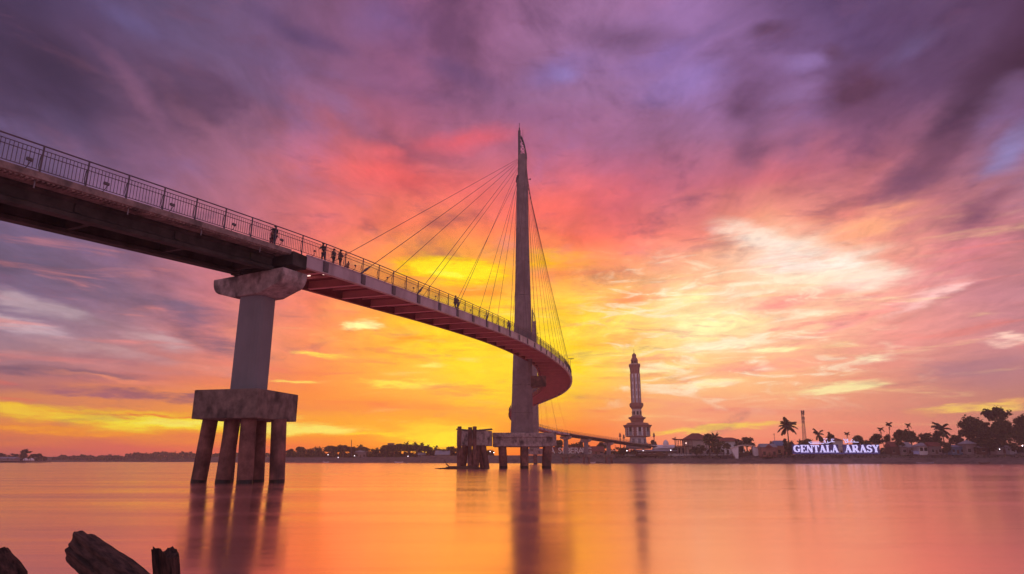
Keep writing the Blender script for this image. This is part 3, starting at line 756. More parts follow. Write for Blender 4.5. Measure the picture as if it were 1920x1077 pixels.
# second pylon's fan
sP2 = s_at_Y(Y2p)
for k in range(1, 7):
    for sg in (-1, 1):
        s = sP2 + sg * 11 * k
        if s > sK - 2: continue
        for o in (-Wh, Wh): stay(s, o, ptop(352 - 8 * k, sg > 0 and False, Y2p, X2p) - Vector((0, 0, 2.2)), rad=.034, socket=False)

# ------------------------------------------------------------ people (skinned figures)
def skinned(name, pts, edges, rad, m, parent, root=0, sub=1):
    me = bpy.data.meshes.new(name); me.from_pydata(pts, edges, []); me.materials.append(M[m] if isinstance(m, str) else m)
    o = bpy.data.objects.new(name, me); C.objects.link(o); o.parent = parent
    sk = o.modifiers.new('skin', 'SKIN'); sk.use_smooth_shade = True
    for i, r_ in enumerate(rad):
        v = me.skin_vertices[0].data[i]; v.radius = (r_, r_) if not hasattr(r_, '__len__') else r_
        v.use_root = (i == root)
    ss = o.modifiers.new('sub', 'SUBSURF'); ss.levels = sub; ss.render_levels = sub
    return o
def person(s, o_, label, h=1.62, face=0.0, lean=0.0, shirt=(.03, .03, .04), trouser=(.03, .03, .05), arm='down', stride=.12, veil=None):
    q = dp(s, o_, 0); p, d, nn, _ = frame(s)
    t_ = thing('person', label, 'person', q, math.atan2(nn.y, nn.x) - R(90) + face, 'people on the footbridge')
    k = h / 1.62
    L = lambda x, y, z: (x * k, (y + lean * max(z - .8, 0)) * k, z * k)       # faces +y
    hips = .86; sh = 1.34
    J = {'pel': L(0, 0, hips), 'sp': L(0, .0, 1.08), 'ch': L(0, 0, 1.27), 'nk': L(0, .01, 1.40), 'hd': L(0, .02, 1.50), 'tp': L(0, .01, 1.58)}
    if arm == 'rail': ar = [((.20, .02, 1.30), (.24, .14, 1.10), (.20, .40, 1.10)), ((-.20, .02, 1.30), (-.24, .14, 1.10), (-.20, .40, 1.10))]
    elif arm == 'hip': ar = [((.20, 0, 1.30), (.34, -.04, 1.08), (.18, .05, .92)), ((-.20, 0, 1.30), (-.23, 0, 1.05), (-.22, .06, .82))]
    else: ar = [((.20, 0, 1.30), (.24, -.03, 1.05), (.23, .05, .82)), ((-.20, 0, 1.30), (-.24, .02, 1.05), (-.22, .08, .82))]
    pts = []; ed = []; rad = []
    def ad(p_, r_, par=None):
        pts.append(p_); rad.append(r_ * k)
        if par is not None: ed.append((par, len(pts) - 1))
        return len(pts) - 1
    pel = ad(J['pel'], .115); sp_ = ad(J['sp'], .11, pel); ch = ad(J['ch'], .125, sp_); nk = ad(J['nk'], .052, ch); hd = ad(J['hd'], .082, nk); ad(J['tp'], .055, hd)
    for sd in (0, 1):
        a = ar[sd]; s1 = ad(L(*a[0]), .05, ch); e1 = ad(L(*a[1]), .038, s1); w1_ = ad(L(*a[2]), .026, e1)
        hx = a[2]; hnd = ad(L(hx[0], hx[1] + .05, hx[2] - .05), .028, w1_)
        for f_ in (-1, 0, 1): ad(L(hx[0] + .02 * f_, hx[1] + .08, hx[2] - .12), .009, hnd)
    for sg in (-1, 1):
        kn = ad(L(.10 * sg, stride * sg * .4, .46), .058, ad(L(.09 * sg, 0, .80), .082, pel))
        an = ad(L(.10 * sg, stride * sg - .02, .09), .038, kn); ad(L(.11 * sg, stride * sg + .13, .035), .033, an)
    skinned('body', pts, ed, rad, 'skin', t_)
    sm = mat('shirt_cloth', shirt, .9); tm = mat('trouser_cloth', trouser, .9)
    # shirt
    pts, ed, rad = [], [], []
    pel = ad(L(0, 0, .84), .135); sp_ = ad(J['sp'], .13, pel); ch = ad(J['ch'], .145, sp_); ad(L(0, .01, 1.37), .07, ch)
    for sd in (0, 1):
        a = ar[sd]; s1 = ad(L(*a[0]), .065, ch); ad(L(*[(u * .3 + v * .7) for u, v in zip(a[0], a[1])]), .056, s1)
    skinned('shirt', pts, ed, rad, sm, t_)
    pts, ed, rad = [], [], []
    pel = ad(L(0, 0, .86), .128)
    for sg in (-1, 1):
        kn = ad(L(.10 * sg, stride * sg * .4, .46), .07, ad(L(.09 * sg, 0, .78), .095, pel)); ad(L(.10 * sg, stride * sg - .02, .12), .058, kn)
    skinned('trousers', pts, ed, rad, tm, t_)
    hc = L(0, -.015, 1.535); hb = MB(); rings = []
    for i in range(7):
        ph = math.pi / 2 * i / 6; rr = .10 * k * math.cos(ph) + .001; z = hc[2] + .085 * k * math.sin(ph) - (.16 * k if veil and i == 0 else (.03 * k if i == 0 else 0))
        rings.append([(hc[0] + (rr * (1.25 if veil and i == 0 else 1)) * math.cos(a_ * math.pi / 5), hc[1] + rr * 1.1 * math.sin(a_ * math.pi / 5), z) for a_ in range(10)])
    ob = hb.loft(rings).build('headscarf' if veil else 'hair', mat('scarf_cloth', veil, .9) if veil else 'hair', t_, smooth=True)
    return t_
def s_px(px, lo=0.0, hi_=None):
    """bridge station whose right edge shows at picture column px"""
    best = None; s = lo
    while s < (hi_ or s_at_Y(200)):
        q = dp(s, Wh); x = 960 + FOC * q.x / (q.y * cP + (q.z - CAMH) * sP)
        if best is None or abs(x - px) < best[0]: best = (abs(x - px), s)
        s += .25
    return best[1]
person(s_px(524), Wh - .55, 'dark clothed person standing at the railing over the near pier', 1.72, R(0), shirt=(.02, .02, .03))
person(s_px(530), Wh - 1.1, 'person in a red top just behind the dark figure over the near pier', 1.6, R(60), shirt=(.30, .03, .03), trouser=(.2, .03, .04))
person(s_px(617), Wh - .60, 'person in dark clothes bending forward over the railing beyond the near pier', 1.66, R(-75), lean=.38, arm='rail')
person(s_px(638), Wh - .8, 'dark clothed person beside the pair right of the bending figure', 1.68, R(180), shirt=(.03, .04, .05))
person(s_px(647), Wh - .6, 'person in a brown shirt standing left of the first stay cable', 1.7, R(180), shirt=(.16, .07, .05), arm='hip')
person(s_px(670), Wh - 1.1, 'small pale figure crouched low at the railing under the first cable', 1.15, R(90), lean=.3, shirt=(.40, .17, .12), trouser=(.3, .12, .1))
person(s_px(862), Wh - .6, 'taller of two people standing together midway to the first mast', 1.9, R(170), shirt=(.20, .14, .16))
person(s_px(870), Wh - .8, 'shorter person in a headscarf next to the tall one midway to the mast', 1.65, R(200), shirt=(.10, .03, .05), veil=(.25, .05, .06))
person(s_px(960), Wh - .6, 'pale clothed person at the railing just left of the first mast', 1.75, R(90), shirt=(.45, .30, .32), trouser=(.3, .2, .22))
person(s_px(1064), Wh - .5, 'dark clothed person at the outermost bend of the bridge', 1.8, R(-90), shirt=(.06, .02, .03))
# little lamp post on the outer bend
q = dp(s_px(1070), Wh - .05, 0)
lp = MB().tube([q, q + Vector((0, 0, 3.4)), q + Vector((.5, 0, 3.6))], .06, 6).build('bend_lamp', 'darksteel', bridge)
MB().box(q + Vector((.25, 0, 3.65)), (1.5, .25, .16)).build('lamp_head', 'darksteel', lp)

# ------------------------------------------------------------ mooring dolphin left of the pylon
dl = thing('mooring_dolphin', 'low round fronted concrete mooring platform on leaning piles beside the first mast base', 'mooring platform', (0, 0, 0))
Yd = 141.0
x0 = at(857, 820, Yd).x; x1 = at(922, 820, Yd).x; cxd = (x0 + x1) / 2; rd = (x1 - x0) / 2
z0 = atz(836, Yd - 2); z1 = atz(808, Yd - 2)
poly = [(cxd + rd * math.cos(a), Yd - .5 - rd * .55 * math.sin(a)) for a in [math.pi * k / 14 for k in range(15)]] + [(x0, Yd + 3.5), (x1, Yd + 3.5)]
pv, pf = prism(poly, z0, z1); MB().add(pv, pf).build('platform', 'crosshead', dl)
rim = [(x, y, z1 + .35 * abs((x - cxd) / rd) ** 1.5) for x, y in poly[:15]]
MB().tube(rim, .2, 6).build('rim', 'darksteel', dl)
for px_, tp, yy in ((861, 800, -4.4), (881, 801.5, -4.8), (889.5, 800, -4.6)):
    x = at(px_, 840, Yd + yy).x
    MB().tube([(x, Yd + yy, -2), (x, Yd + yy, atz(tp, Yd + yy))], .42, 10).build('fender_post', 'pile', dl)
for a, b2 in ((866, 872), (886, 878), (893, 898), (916, 906), (904, 901)):
    for yy in ((-2.2, 2.4) if a in (866, 916) else (-2.2,) if a == 893 else (2.4,)):
        MB().tube([(at(a, 870, Yd).x, Yd + yy * 1.25, -2), (at(b2, 838, Yd).x, Yd + yy, z0 + .05)], .5, 12).build('pile', 'pile', dl)
# driftwood raft caught on the dolphin
rf = thing('driftwood_raft', 'dark heap of drifting branches caught at the foot of the mooring platform', 'driftwood', (at(870, 878, 133).x, 133, 0))
for k in range(46):
    u = random.uniform(-1, 1); L_ = random.uniform(.8, 2.6); x = u * 4.6; a = random.uniform(-.35, .35)
    hgt = max(0.05, .75 * (1 - abs(u + .1) ** 1.3)) * random.uniform(.1, 1)
    MB().tube([(x - L_ * .5, random.uniform(-1, 1), hgt), (x, random.uniform(-1, 1), hgt + .12 * math.sin(a)), (x + L_ * .5, random.uniform(-1, 1), hgt + L_ * .3 * math.sin(a))], [.05, .09, .04], 5).build('branch', 'wood', rf)
MB().tube([(-5.3, 0, .05), (-4.6, 0, .12), (-2.6, 0, .15)], [.03, .1, .08], 5).build('branch', 'wood', rf)
MB().tube([(-2.6, 0, .2), (-3.4, 0, .9), (-3.9, 0, 1.7)], [.14, .1, .04], 5).build('branch', 'wood', rf)
pv = [(4.6 * math.cos(a) * random.uniform(.85, 1), 1.1 * math.sin(a) * random.uniform(.8, 1)) for a in [2 * math.pi * k / 24 for k in range(24)]]
MB().loft([[(x, y, -.2) for x, y in pv], [(x * .9, y * .9, .18) for x, y in pv], [(x * .5 - .6, y * .6, .55) for x, y in pv]]).build('mat_of_twigs', 'wood', rf)

# ------------------------------------------------------------ trees
def leafquad(mb, p, size, rnd):
    a = Vector((rnd.gauss(0, 1), rnd.gauss(0, 1), rnd.gauss(0, .6))).normalized(); b2 = a.cross(Vector((rnd.gauss(0, 1), rnd.gauss(0, 1), rnd.gauss(0, 1)))).normalized()
    s1 = size * rnd.uniform(.6, 1.3); s2 = s1 * rnd.uniform(.4, .8)
    mb.add([p - a * s1, p - b2 * s2 * .9, p + a * s1, p + b2 * s2], [(0, 1, 2, 3)])
def crown(clumps, leaf, n, rnd, m):
    mb = MB(); cb = []
    for cx_, cy_, cz_, r_ in clumps: cb += [(cx_, cy_, cz_, r_)] * max(1, int(r_ * r_ * 10))
    for k in range(n):
        cx_, cy_, cz_, r_ = rnd.choice(cb)
        d = Vector((rnd.gauss(0, 1), rnd.gauss(0, 1), rnd.gauss(0, .8))).normalized() * r_ * (rnd.random() ** .4 if rnd.random() < .85 else rnd.uniform(.9, 1.45))
        leafquad(mb, Vector((cx_ + d.x, cy_ + d.y, cz_ + d.z * .8)), leaf, rnd)
    return mb
def tree_proto(kind, seed):
    rnd = random.Random(seed)
    t_ = thing({'round': 'broadleaf_tree', 'tall': 'broadleaf_tree', 'umbrella': 'umbrella_tree', 'bush': 'bush'}[kind], '', 'tree' if kind != 'bush' else 'bush', (0, -900, 0))
    H = 10.0; tb = MB()
    if kind == 'round':
        cl_ = [(0, 0, 6.0, 2.0)]
        for _ in range(30):
            a_ = rnd.uniform(0, 6.28); e_ = rnd.uniform(-.35, 1.4); q_ = rnd.uniform(.75, 1.12)
            cl_.append((3.1 * q_ * math.cos(a_) * math.cos(e_), 2.8 * q_ * math.sin(a_) * math.cos(e_), 5.9 + 2.7 * q_ * math.sin(e_), rnd.uniform(.6, 1.25)))
        n_ = 3000
    elif kind == 'tall':
        cl_ = [(rnd.uniform(-1.8, 1.8), rnd.uniform(-1.8, 1.8), z, rnd.uniform(1.0, 1.7)) for z in (3.6, 4.4, 5.2, 6, 6.8, 7.5, 8.2, 8.9)] + [(rnd.uniform(-2.6, 2.6), rnd.uniform(-2, 2), rnd.uniform(3.5, 8.3), rnd.uniform(.5, .95)) for _ in range(14)]; n_ = 2500
    elif kind == 'umbrella':
        cl_ = [(rnd.uniform(-4, 4), rnd.uniform(-3, 3), 8.3 + rnd.uniform(-.5, .8), rnd.uniform(.8, 1.3)) for _ in range(14)] + [(0, 0, 9.1, 1.2)] + [(rnd.uniform(-2.5, 2.5), rnd.uniform(-2, 2), rnd.uniform(4.0, 6.2), 1.3) for _ in range(9)]; n_ = 2800
    else:
        cl_ = [(rnd.uniform(-3.9, 3.9), rnd.uniform(-2, 2), rnd.uniform(1.2, 5.9), rnd.uniform(.8, 1.7)) for _ in range(20)]; n_ = 2200
    crown(cl_, .36, n_, rnd, None).build('crown', 'leaf' if seed % 2 else 'leaf2', t_)
    if kind == 'bush': tb.tube([(0, 0, -.5), (.1, 0, 2)], [.25, .1], 7)
    else:
        tb.tube([(0, 0, -.6), (.1, 0, 2), (0, .1, 4.5), (.1, 0, 7.5)], [.42, .32, .26, .08], 8)
        for c_ in cl_[:8]:
            tb.tube([(.05, 0, min(c_[2] - 1.0, 4.0)), (c_[0] * .5, c_[1] * .5, c_[2] - .9), (c_[0] * .9, c_[1] * .9, c_[2])], [.18, .12, .04], 5)
    tb.build('trunk', 'trunk', t_)
    return t_
def frond(mb, base, az_, el0, L_, droop, wid, n=9, leaflets=22, rnd=random):
    """feathered frond: a curved midrib with paired leaflets hanging from it"""
    pts = []; e = el0; p = Vector(base)
    for k in range(n + 1):
        pts.append(p.copy()); p = p + Vector((math.cos(az_) * math.cos(e), math.sin(az_) * math.cos(e), math.sin(e))) * (L_ / n); e -= droop / n
    mb.tube(pts, [.05 * (1 - .8 * k / n) + .01 for k in range(n + 1)], 4)
    side = Vector((-math.sin(az_), math.cos(az_), 0))
    for k in range(1, leaflets):
        f = k / leaflets * n; i = min(int(f), n - 1); q = pts[i].lerp(pts[i + 1], f - i); d = (pts[i + 1] - pts[i]).normalized()
        l_ = wid * (math.sin(math.pi * (.12 + .83 * k / leaflets)) ** .7)
        for sg in (-1, 1):
            tip = q + side * sg * l_ * .8 + d * l_ * .55 + Vector((0, 0, -l_ * rnd.uniform(.25, .6)))
            w_ = d * .17
            mb.add([q - w_, q + w_, tip + w_ * .3, tip - w_ * .3], [(0, 1, 2, 3)])
def palm_proto(kind, seed):
    rnd = random.Random(seed)
    t_ = thing('coconut_palm' if kind == 'coconut' else 'betel_palm', '', 'palm tree', (0, -900, 0))
    H = 10.0; fr = MB()
    lean = rnd.uniform(-.5, .5)
    if kind == 'coconut':
        MB().tube([(0, 0, -.6), (.15, 0, 2), (lean * .5, 0, 5), (lean, 0, 7.4)], [.30, .22, .18, .16], 8).build('trunk', 'trunk', t_)
        for k in range(22):
            frond(fr, (lean, 0, 7.3), 2 * math.pi * k / 11 + rnd.uniform(-.2, .2), R(rnd.choice((78, 55, 35, 12, -8)) + rnd.uniform(-8, 8)), rnd.uniform(3.2, 3.9), R(rnd.uniform(55, 95)), 1.0, rnd=rnd)
    else:
        MB().tube([(0, 0, -.6), (.1, 0, 3), (lean * .4, 0, 6), (lean, 0, 8.4)], [.15, .12, .10, .09], 7).tube([(lean, 0, 8.3), (lean, 0, 9.0)], [.13, .1], 6).build('trunk', 'trunk', t_)
        for k in range(11):
            frond(fr, (lean, 0, 8.9), 2 * math.pi * k / 11 + rnd.uniform(-.2, .2), R(rnd.choice((70, 45, 20)) + rnd.uniform(-8, 8)), rnd.uniform(1.3, 1.7), R(rnd.uniform(70, 120)), .55, n=6, leaflets=12, rnd=rnd)
        for k in range(40): leafquad(fr, Vector((lean + rnd.gauss(0, .16), rnd.gauss(0, .16), 8.0 + rnd.uniform(-.6, .3))), .14, rnd)
    fr.build('crown', 'frond', t_)
    return t_
PROTO = {'round': [tree_proto('round', 1), tree_proto('round', 2), tree_proto('round', 5)], 'tall': [tree_proto('tall', 3), tree_proto('tall', 4)],
         'umbrella': [tree_proto('umbrella', 11)], 'bush': [tree_proto('bush', 6), tree_proto('bush', 9)],
         'coco': [palm_proto('coconut', 21), palm_proto('coconut', 22)], 'betel': [palm_proto('betel', 31), palm_proto('betel', 32)]}
NATW = {'round': 8.6, 'tall': 5.8, 'umbrella': 9.5, 'bush': 10.0, 'coco': 6.8, 'betel': 3.0}
HT = {'round': 9.6, 'tall': 9.9, 'umbrella': 10.0, 'bush': 7.2, 'coco': 10.3, 'betel': 10.1}
used = {}
def plant(kind, px, top, width, back, label, group, gz=5.2, Y=None):
    """tree whose crown top shows at (px, top) and is `width` picture pixels across, `back` metres behind the waterline"""
    Y = Y or bankY(px) + back
    x = atx(px, Y, gz); h = atz(top, Y) - gz
    k = used.get(kind, 0); used[kind] = k + 1
    src = PROTO[kind][k % len(PROTO[kind])]
    wv_ = width / FOC * (Y * cP + 5 * sP) / NATW[kind]; hv = h / HT[kind]
    rz = random.uniform(0, 6.28)
    return copy_tree(src, (x, Y, gz), rz, (wv_, wv_, hv), label, group)
RB = 'trees along the right bank'; PB = 'palms along the right bank'
# kind, px, top, width, metres back, label
right = [
 ('round', 1049, 824, 22, 30, 'round dark tree rising just right of the first mast base'),
 ('bush', 1075, 829, 30, 34, 'low dark tree behind the white capital letters on the bank'),
 ('tall', 1090, 822, 7, 32, 'thin dark tree between the first two far bridge piers'),
 ('bush', 1112, 832, 34, 36, 'spreading low tree between the second and third far bridge piers'),
 ('round', 1130, 828, 26, 34, 'round low tree left of the third far bridge pier'),
 ('bush', 1168, 838, 26, 14, 'dark bush under the landing end of the bridge'),
 ('round', 1226, 824, 16, 36, 'small round tree just right of the minaret base'),
 ('bush', 1248, 836, 24, 44, 'dark hedge behind the small white domed building'),
 ('bush', 1266, 838, 14, 20, 'bush at the right end of the white domed building'),
 ('bush', 1306, 832, 34, 10, 'low shrubbery in front of the red roofed house with open terrace'),
 ('round', 1331, 812, 26, 12, 'broad dark tree at the right corner of the red roofed house'),
 ('bush', 1345, 826, 30, 8, 'bushy tree at the foot of the leaning palm by the red roofed house'),
 ('round', 1364, 830, 16, 8, 'small round tree left of the pale arched culvert'),
 ('bush', 1389, 820, 18, 12, 'dark tree before the long white walled building'),
 ('round', 1402, 819, 36, 34, 'wide olive tree right behind the pale arched culvert'),
 ('bush', 1449, 826, 14, 30, 'bush behind the stilt hut with a pale roof'),
 ('bush', 1482, 819, 26, 12, 'dense dark bush at the foot of the tallest coconut palm'),
 ('bush', 1512, 821, 40, 24, 'wide dark tree mass at the foot of the lattice mast'),
 ('bush', 1548, 820, 34, 26, 'dark bushes under the two palms above the lit name sign'),
 ('round', 1562, 812, 16, 30, 'round tree beside the shorter palm above the lit name sign'),
 ('round', 1612, 815, 28, 32, 'round dark tree above the last word of the lit sign'),
 ('round', 1648, 812, 28, 32, 'dark green tree at the right end of the lit name sign'),
 ('bush', 1628, 824, 30, 30, 'low dark tree right behind the last word of the lit sign'),
 ('tall', 1668, 815, 14, 28, 'narrow tree under the pair of betel palms'),
 ('round', 1692, 804, 26, 26, 'tree left of the two tall betel palms with bare trunks'),
 ('round', 1712, 806, 34, 30, 'round tree directly behind the two tall betel palms'),
 ('bush', 1684, 818, 34, 18, 'low dark trees above the brown huts right of the sign'),
 ('round', 1742, 811, 38, 36, 'wide rounded tree above the white hipped pavilion'),
 ('round', 1762, 806, 18, 34, 'small crowned tree left of the big coconut palm on the right'),
 ('bush', 1776, 826, 26, 8, 'dark bush around the trunk of the big coconut palm on the right'),
 ('round', 1797, 814, 28, 30, 'brown green tree between the big coconut palm and the tall dark trees'),
 ('round', 1822, 786, 40, 24, 'left half of the tall double crowned dark tree'),
 ('tall', 1840, 781, 42, 22, 'tall dark tree with feathery top left of the umbrella shaped crown'),
 ('round', 1856, 797, 38, 18, 'dense dark tree filling the gap below the umbrella crown'),
 ('umbrella', 1884, 763, 62, 26, 'tallest tree with a flat umbrella shaped crown at the right'),
 ('round', 1888, 784, 50, 20, 'broad dark tree directly under the umbrella crown'),
 ('bush', 1866, 812, 50, 14, 'low dark thicket behind the lit food stall'),
 ('bush', 1905, 806, 46, 14, 'dark thicket at the right edge above the last hut'),
 ('tall', 1928, 778, 34, 24, 'reddish tree cut by the right edge of the view'),
 ('round', 1950, 790, 50, 26, 'tree just beyond the right edge of the view'),
 ('bush', 1838, 820, 40, 16, 'dark undergrowth behind the grey roofed pink hut')]
for kd, px, tp, wd, bk, lb in right: plant(kd, px, tp, wd, bk, lb, RB)
for kd, px, tp, wd, bk, lb in [
 ('coco', 1342, 809, 24, 16, 'coconut palm rising over the red roofed houses'),
 ('coco', 1326, 811, 16, 22, 'small palm against the hip roof left of the taller palm'),
 ('coco', 1481, 779, 38, 14, 'tallest coconut palm with a full star of fronds left of the lattice mast'),
 ('coco', 1540, 801, 22, 28, 'left of the two palms above the first word of the lit sign'),
 ('coco', 1560, 808, 17, 30, 'right of the two palms above the first word of the lit sign'),
 ('betel', 1591, 809, 13, 24, 'single small palm above the first letter of the second lit word'),
 ('betel', 1659, 800, 15, 22, 'lower of the two betel palms right of the lit sign'),
 ('betel', 1672, 790, 15, 24, 'taller of the two betel palms right of the lit sign'),
 ('betel', 1712, 792, 13, 18, 'right hand betel palm of the close pair with long bare trunks'),
 ('betel', 1704, 803, 11, 18, 'left hand betel palm of the close pair with long bare trunks'),
 ('coco', 1775, 788, 36, 16, 'large coconut palm behind the blue shed on the right bank')]:
    plant(kd, px, tp, wd, bk, lb, PB)
# left bank grove
LG = 'trees of the grove on the left bank'; LP = 'palms of the grove on the left bank'
def leftY(px): return 640 - (px - 440) * .24
left = [('tall', 539, 844, 9, 'leftmost tiny tree of the grove right beside the near pier'), ('tall', 547, 843, 9, 'second tiny tree of the grove from the near pier'),
 ('round', 561, 838, 17, 'round topped tree standing clear left of the first palms'), ('bush', 574, 841, 22, 'low tree between the round topped tree and the first palms'),
 ('bush', 588, 840, 22, 'low dark tree just below the first pair of palms'), ('round', 618, 836, 26, 'broad tree right of the first pair of palms'),
 ('round', 630, 838, 20, 'dark tree left of the wide dome shaped crown'), ('round', 643, 835, 28, 'wide dome shaped crown left of the thin radio mast'),
 ('bush', 662, 838, 26, 'low trees at the foot of the thin radio mast'), ('round', 678, 838, 22, 'tree below the single fan shaped palm'),
 ('bush', 692, 842, 24, 'low thicket between the fan palm and the small palms'), ('bush', 709, 842, 22, 'low thicket under the small palms'),
 ('round', 722, 835, 22, 'tree left of the square rooftop'), ('round', 738, 835, 24, 'tree in front of the square rooftop'),
 ('round', 750, 832, 26, 'rounded tree right of the square rooftop'), ('round', 766, 834, 26, 'tree under the first palm of the row of four'),
 ('round', 781, 834, 26, 'tree under the second palm of the row of four'), ('round', 796, 836, 24, 'tree under the third palm of the row of four'),
 ('bush', 812, 838, 26, 'low tree under the last palm of the row'), ('bush', 830, 841, 24, 'low dark tree over the long pale roof'),
 ('round', 845, 838, 22, 'round tree left of the mooring platform'), ('round', 862, 839, 22, 'tree behind the left end of the mooring platform'),
 ('bush', 880, 842, 26, 'dark tree seen behind the mooring platform piles'), ('bush', 905, 844, 26, 'dark tree in the gap between platform and mast base')]
for kd, px, tp, wd, lb in left: plant(kd, px, tp - 1, wd * 1.35, 0, lb, LG, gz=4.0, Y=leftY(px) + 26 + random.uniform(-5, 12))
for kd, px, tp, wd, lb in [('coco', 592, 835, 12, 'left palm of the first pair in the grove'), ('coco', 601, 835, 12, 'right palm of the first pair in the grove'),
 ('coco', 617, 833, 12, 'feathery palm right of the first pair in the grove'), ('coco', 673, 831, 15, 'single fan shaped palm right of the thin radio mast'), ('coco', 687, 837, 10, 'small palm right of the fan shaped palm'),
 ('coco', 705, 837, 9, 'small low palm in the dip of the grove'), ('coco', 718, 833, 11, 'palm just left of the square rooftop'),
 ('coco', 760, 825, 13, 'first and tallest palm of the row of four'), ('coco', 777, 826, 12, 'second palm of the row of four'), ('coco', 790, 827, 12, 'third palm of the row of four'), ('coco', 802, 831, 12, 'fourth palm of the row of four'),
 ('coco', 816, 833, 12, 'last palm before the dip near the mooring platform')]:
    plant(kd, px, tp + 1, wd * .9, 0, lb, LP, gz=4.0, Y=leftY(px) + 26 + random.uniform(-5, 12))
# headland at the far left
HG = 'trees on the left headland'
for kd, px, tp, wd, lb in [('round', -4, 849, 24, 'tree cut by the left edge of the view'), ('bush', 18, 852, 26, 'low flat tree mass on the left headland'), ('bush', 32, 850, 22, 'low tree left of the tallest headland tree'),
 ('tall', 46, 843, 17, 'tallest dark tree of the left headland'), ('round', 62, 851, 18, 'tree right of the tallest headland tree'), ('round', 71, 850, 12, 'spreading tree near the tip of the left headland'), ('tall', 83, 856, 6, 'last tiny tree on the tip of the left headland'), ('bush', -40, 848, 60, 'tree mass just outside the left edge')]:
    plant(kd, px, tp, wd, 0, lb, HG, gz=2.2, Y=640)
# woods far away, one mass
rnd = random.Random(5); mb = MB()
for k in range(9000):
    px = rnd.uniform(92, 560); hgt = 7.2 + 2.5 * max(0, math.sin(px * .021 + 1.2)) + 2.5 * (px > 235) + 1.0 * math.sin(px * .13) + .8 * math.sin(px * .37 + 1) + .6 * math.sin(px * .83) + .5 * math.sin(px * 1.7)
    if px < 110: hgt *= .6
    Y = 1035 + rnd.uniform(-25, 60) - max(0, px - 400) * .8
    z = 1.5 + hgt * rnd.random() ** .5
    leafquad(mb, Vector((atx(px, Y, z), Y, z)), 1.7, rnd)
tag(mb.build('distant_woods', 'leaf'), 'long low dark belt of woods on the distant shore', 'woods', kind='stuff')
def thicket(name, label, x0, x1, Yf, z0_, ztop, n_, seed, leaf_=.9, m='leaf'):
    rnd = random.Random(seed); mb = MB()
    for k in range(n_):
        px = rnd.uniform(x0, x1); Y = Yf(px) + rnd.uniform(-4, 10)
        h_ = ztop * (.72 + .16 * math.sin(px * .31 + seed) + .12 * math.sin(px * .83) + .10 * math.sin(px * 1.9))
        z = z0_ + h_ * rnd.random() ** .8
        leafquad(mb, Vector((atx(px, Y, z), Y, z)), leaf_, rnd)
    tag(mb.build(name, m), label, kind='stuff')
thicket('grove_undergrowth', 'dense dark undergrowth below the trees of the left bank grove', 530, 925, lambda p: leftY(p) + 34, 3.0, 7.5, 15000, 3, 1.1)
thicket('bank_undergrowth', 'dense dark undergrowth behind the houses of the right bank', 1030, 1980, lambda p: bankY(p) + 46, 4.5, 5.5, 12000, 4)
thicket('bank_undergrowth', 'dark scrub beneath the tall trees at the right', 1800, 1990, lambda p: bankY(p) + 26, 4.5, 6.5, 3500, 6, .6)
thicket('headland_scrub', 'dark scrub on the left headland', -80, 88, lambda p: 648, 1.6, 5.0, 1800, 9)
for lst in PROTO.values():
    for o in lst:
        for ch in list(o.children): bpy.data.objects.remove(ch)
        bpy.data.objects.remove(o)
rnd = random.Random(8); mb = MB()
for k in range(2600):                       # grass and weeds on the bank edge
    px = rnd.uniform(1050, 1960); Y = bankY(px) + rnd.uniform(8, 17); z = 3.0 + (Y - bankY(px) - 8) * .28
    leafquad(mb, Vector((atx(px, Y, z), Y, z + rnd.uniform(0, .5))), .5, rnd)
tag(mb.build('bank_weeds', 'leaf2'), 'patchy weeds along the top of the stone bank', 'weeds', kind='stuff')

# ------------------------------------------------------------ minaret
Ym = 478.0
mx = at(1197, 840, Ym).x
mn = thing('minaret_tower', 'tall slender minaret with bulbous top and balconies rising from a flared octagonal base', 'minaret', (mx, Ym, 5.6))
PXM = (Ym * cP + 30 * sP) / FOC / 4.486       # metres per zoomed pixel
def mz(zy): return atz(640 + zy / 4.486, Ym) - 5.6
def oct_(hw, z, n=8, rot=math.pi / 8): return [(x, y, z) for x, y in ngon(0, 0, hw * PXM / math.cos(math.pi / n), n, rot)]
def lathe(prof, name, m, par, n=8, rot=math.pi / 8):
    return MB().loft([oct_(hw, mz(zy), n, rot) for zy, hw in prof]).build(name, m, par)
lathe([(905, 74), (862, 74), (860, 66), (810, 62), (806, 62)], 'base', 'white', mn)
lathe([(806, 80), (804, 96), (775, 98), (740, 97), (722, 104), (712, 112), (707, 113), (704, 90), (690, 84), (686, 60)], 'flared_storey', 'redbrown', mn)
lathe([(688, 48), (680, 48), (672, 50), (660, 54), (652, 66), (646, 68), (641, 68), (638, 50), (626, 40)], 'lower_roof', 'redbrown', mn)
lathe([(628, 38), (572, 37)], 'neck', 'cream', mn)
lathe([(572, 38), (560, 46), (546, 54), (528, 55), (522, 52), (520, 40)], 'lower_balcony', 'redbrown', mn)
sh = lathe([(521, 38), (272, 37)], 'shaft', 'cream', mn)
lathe([(274, 37), (262, 38), (230, 40), (215, 44), (205, 46), (200, 46), (198, 30)], 'upper_balcony', 'redbrown', mn)
lan = lathe([(199, 27), (165, 27), (160, 29), (152, 24), (145, 23)], 'lantern', 'redbrown', mn)
lathe([(146, 22), (140, 20), (134, 16), (128, 18), (118, 18), (110, 14), (104, 8), (100, 3), (96, 1)], 'dome', 'redbrown', mn, 16, 0)
MB().tube([(0, 0, mz(98)), (0, 0, mz(70))], .14, 6).box((0, 0, mz(80)), (.9, .12, .12)).build('finial', 'darksteel', mn)
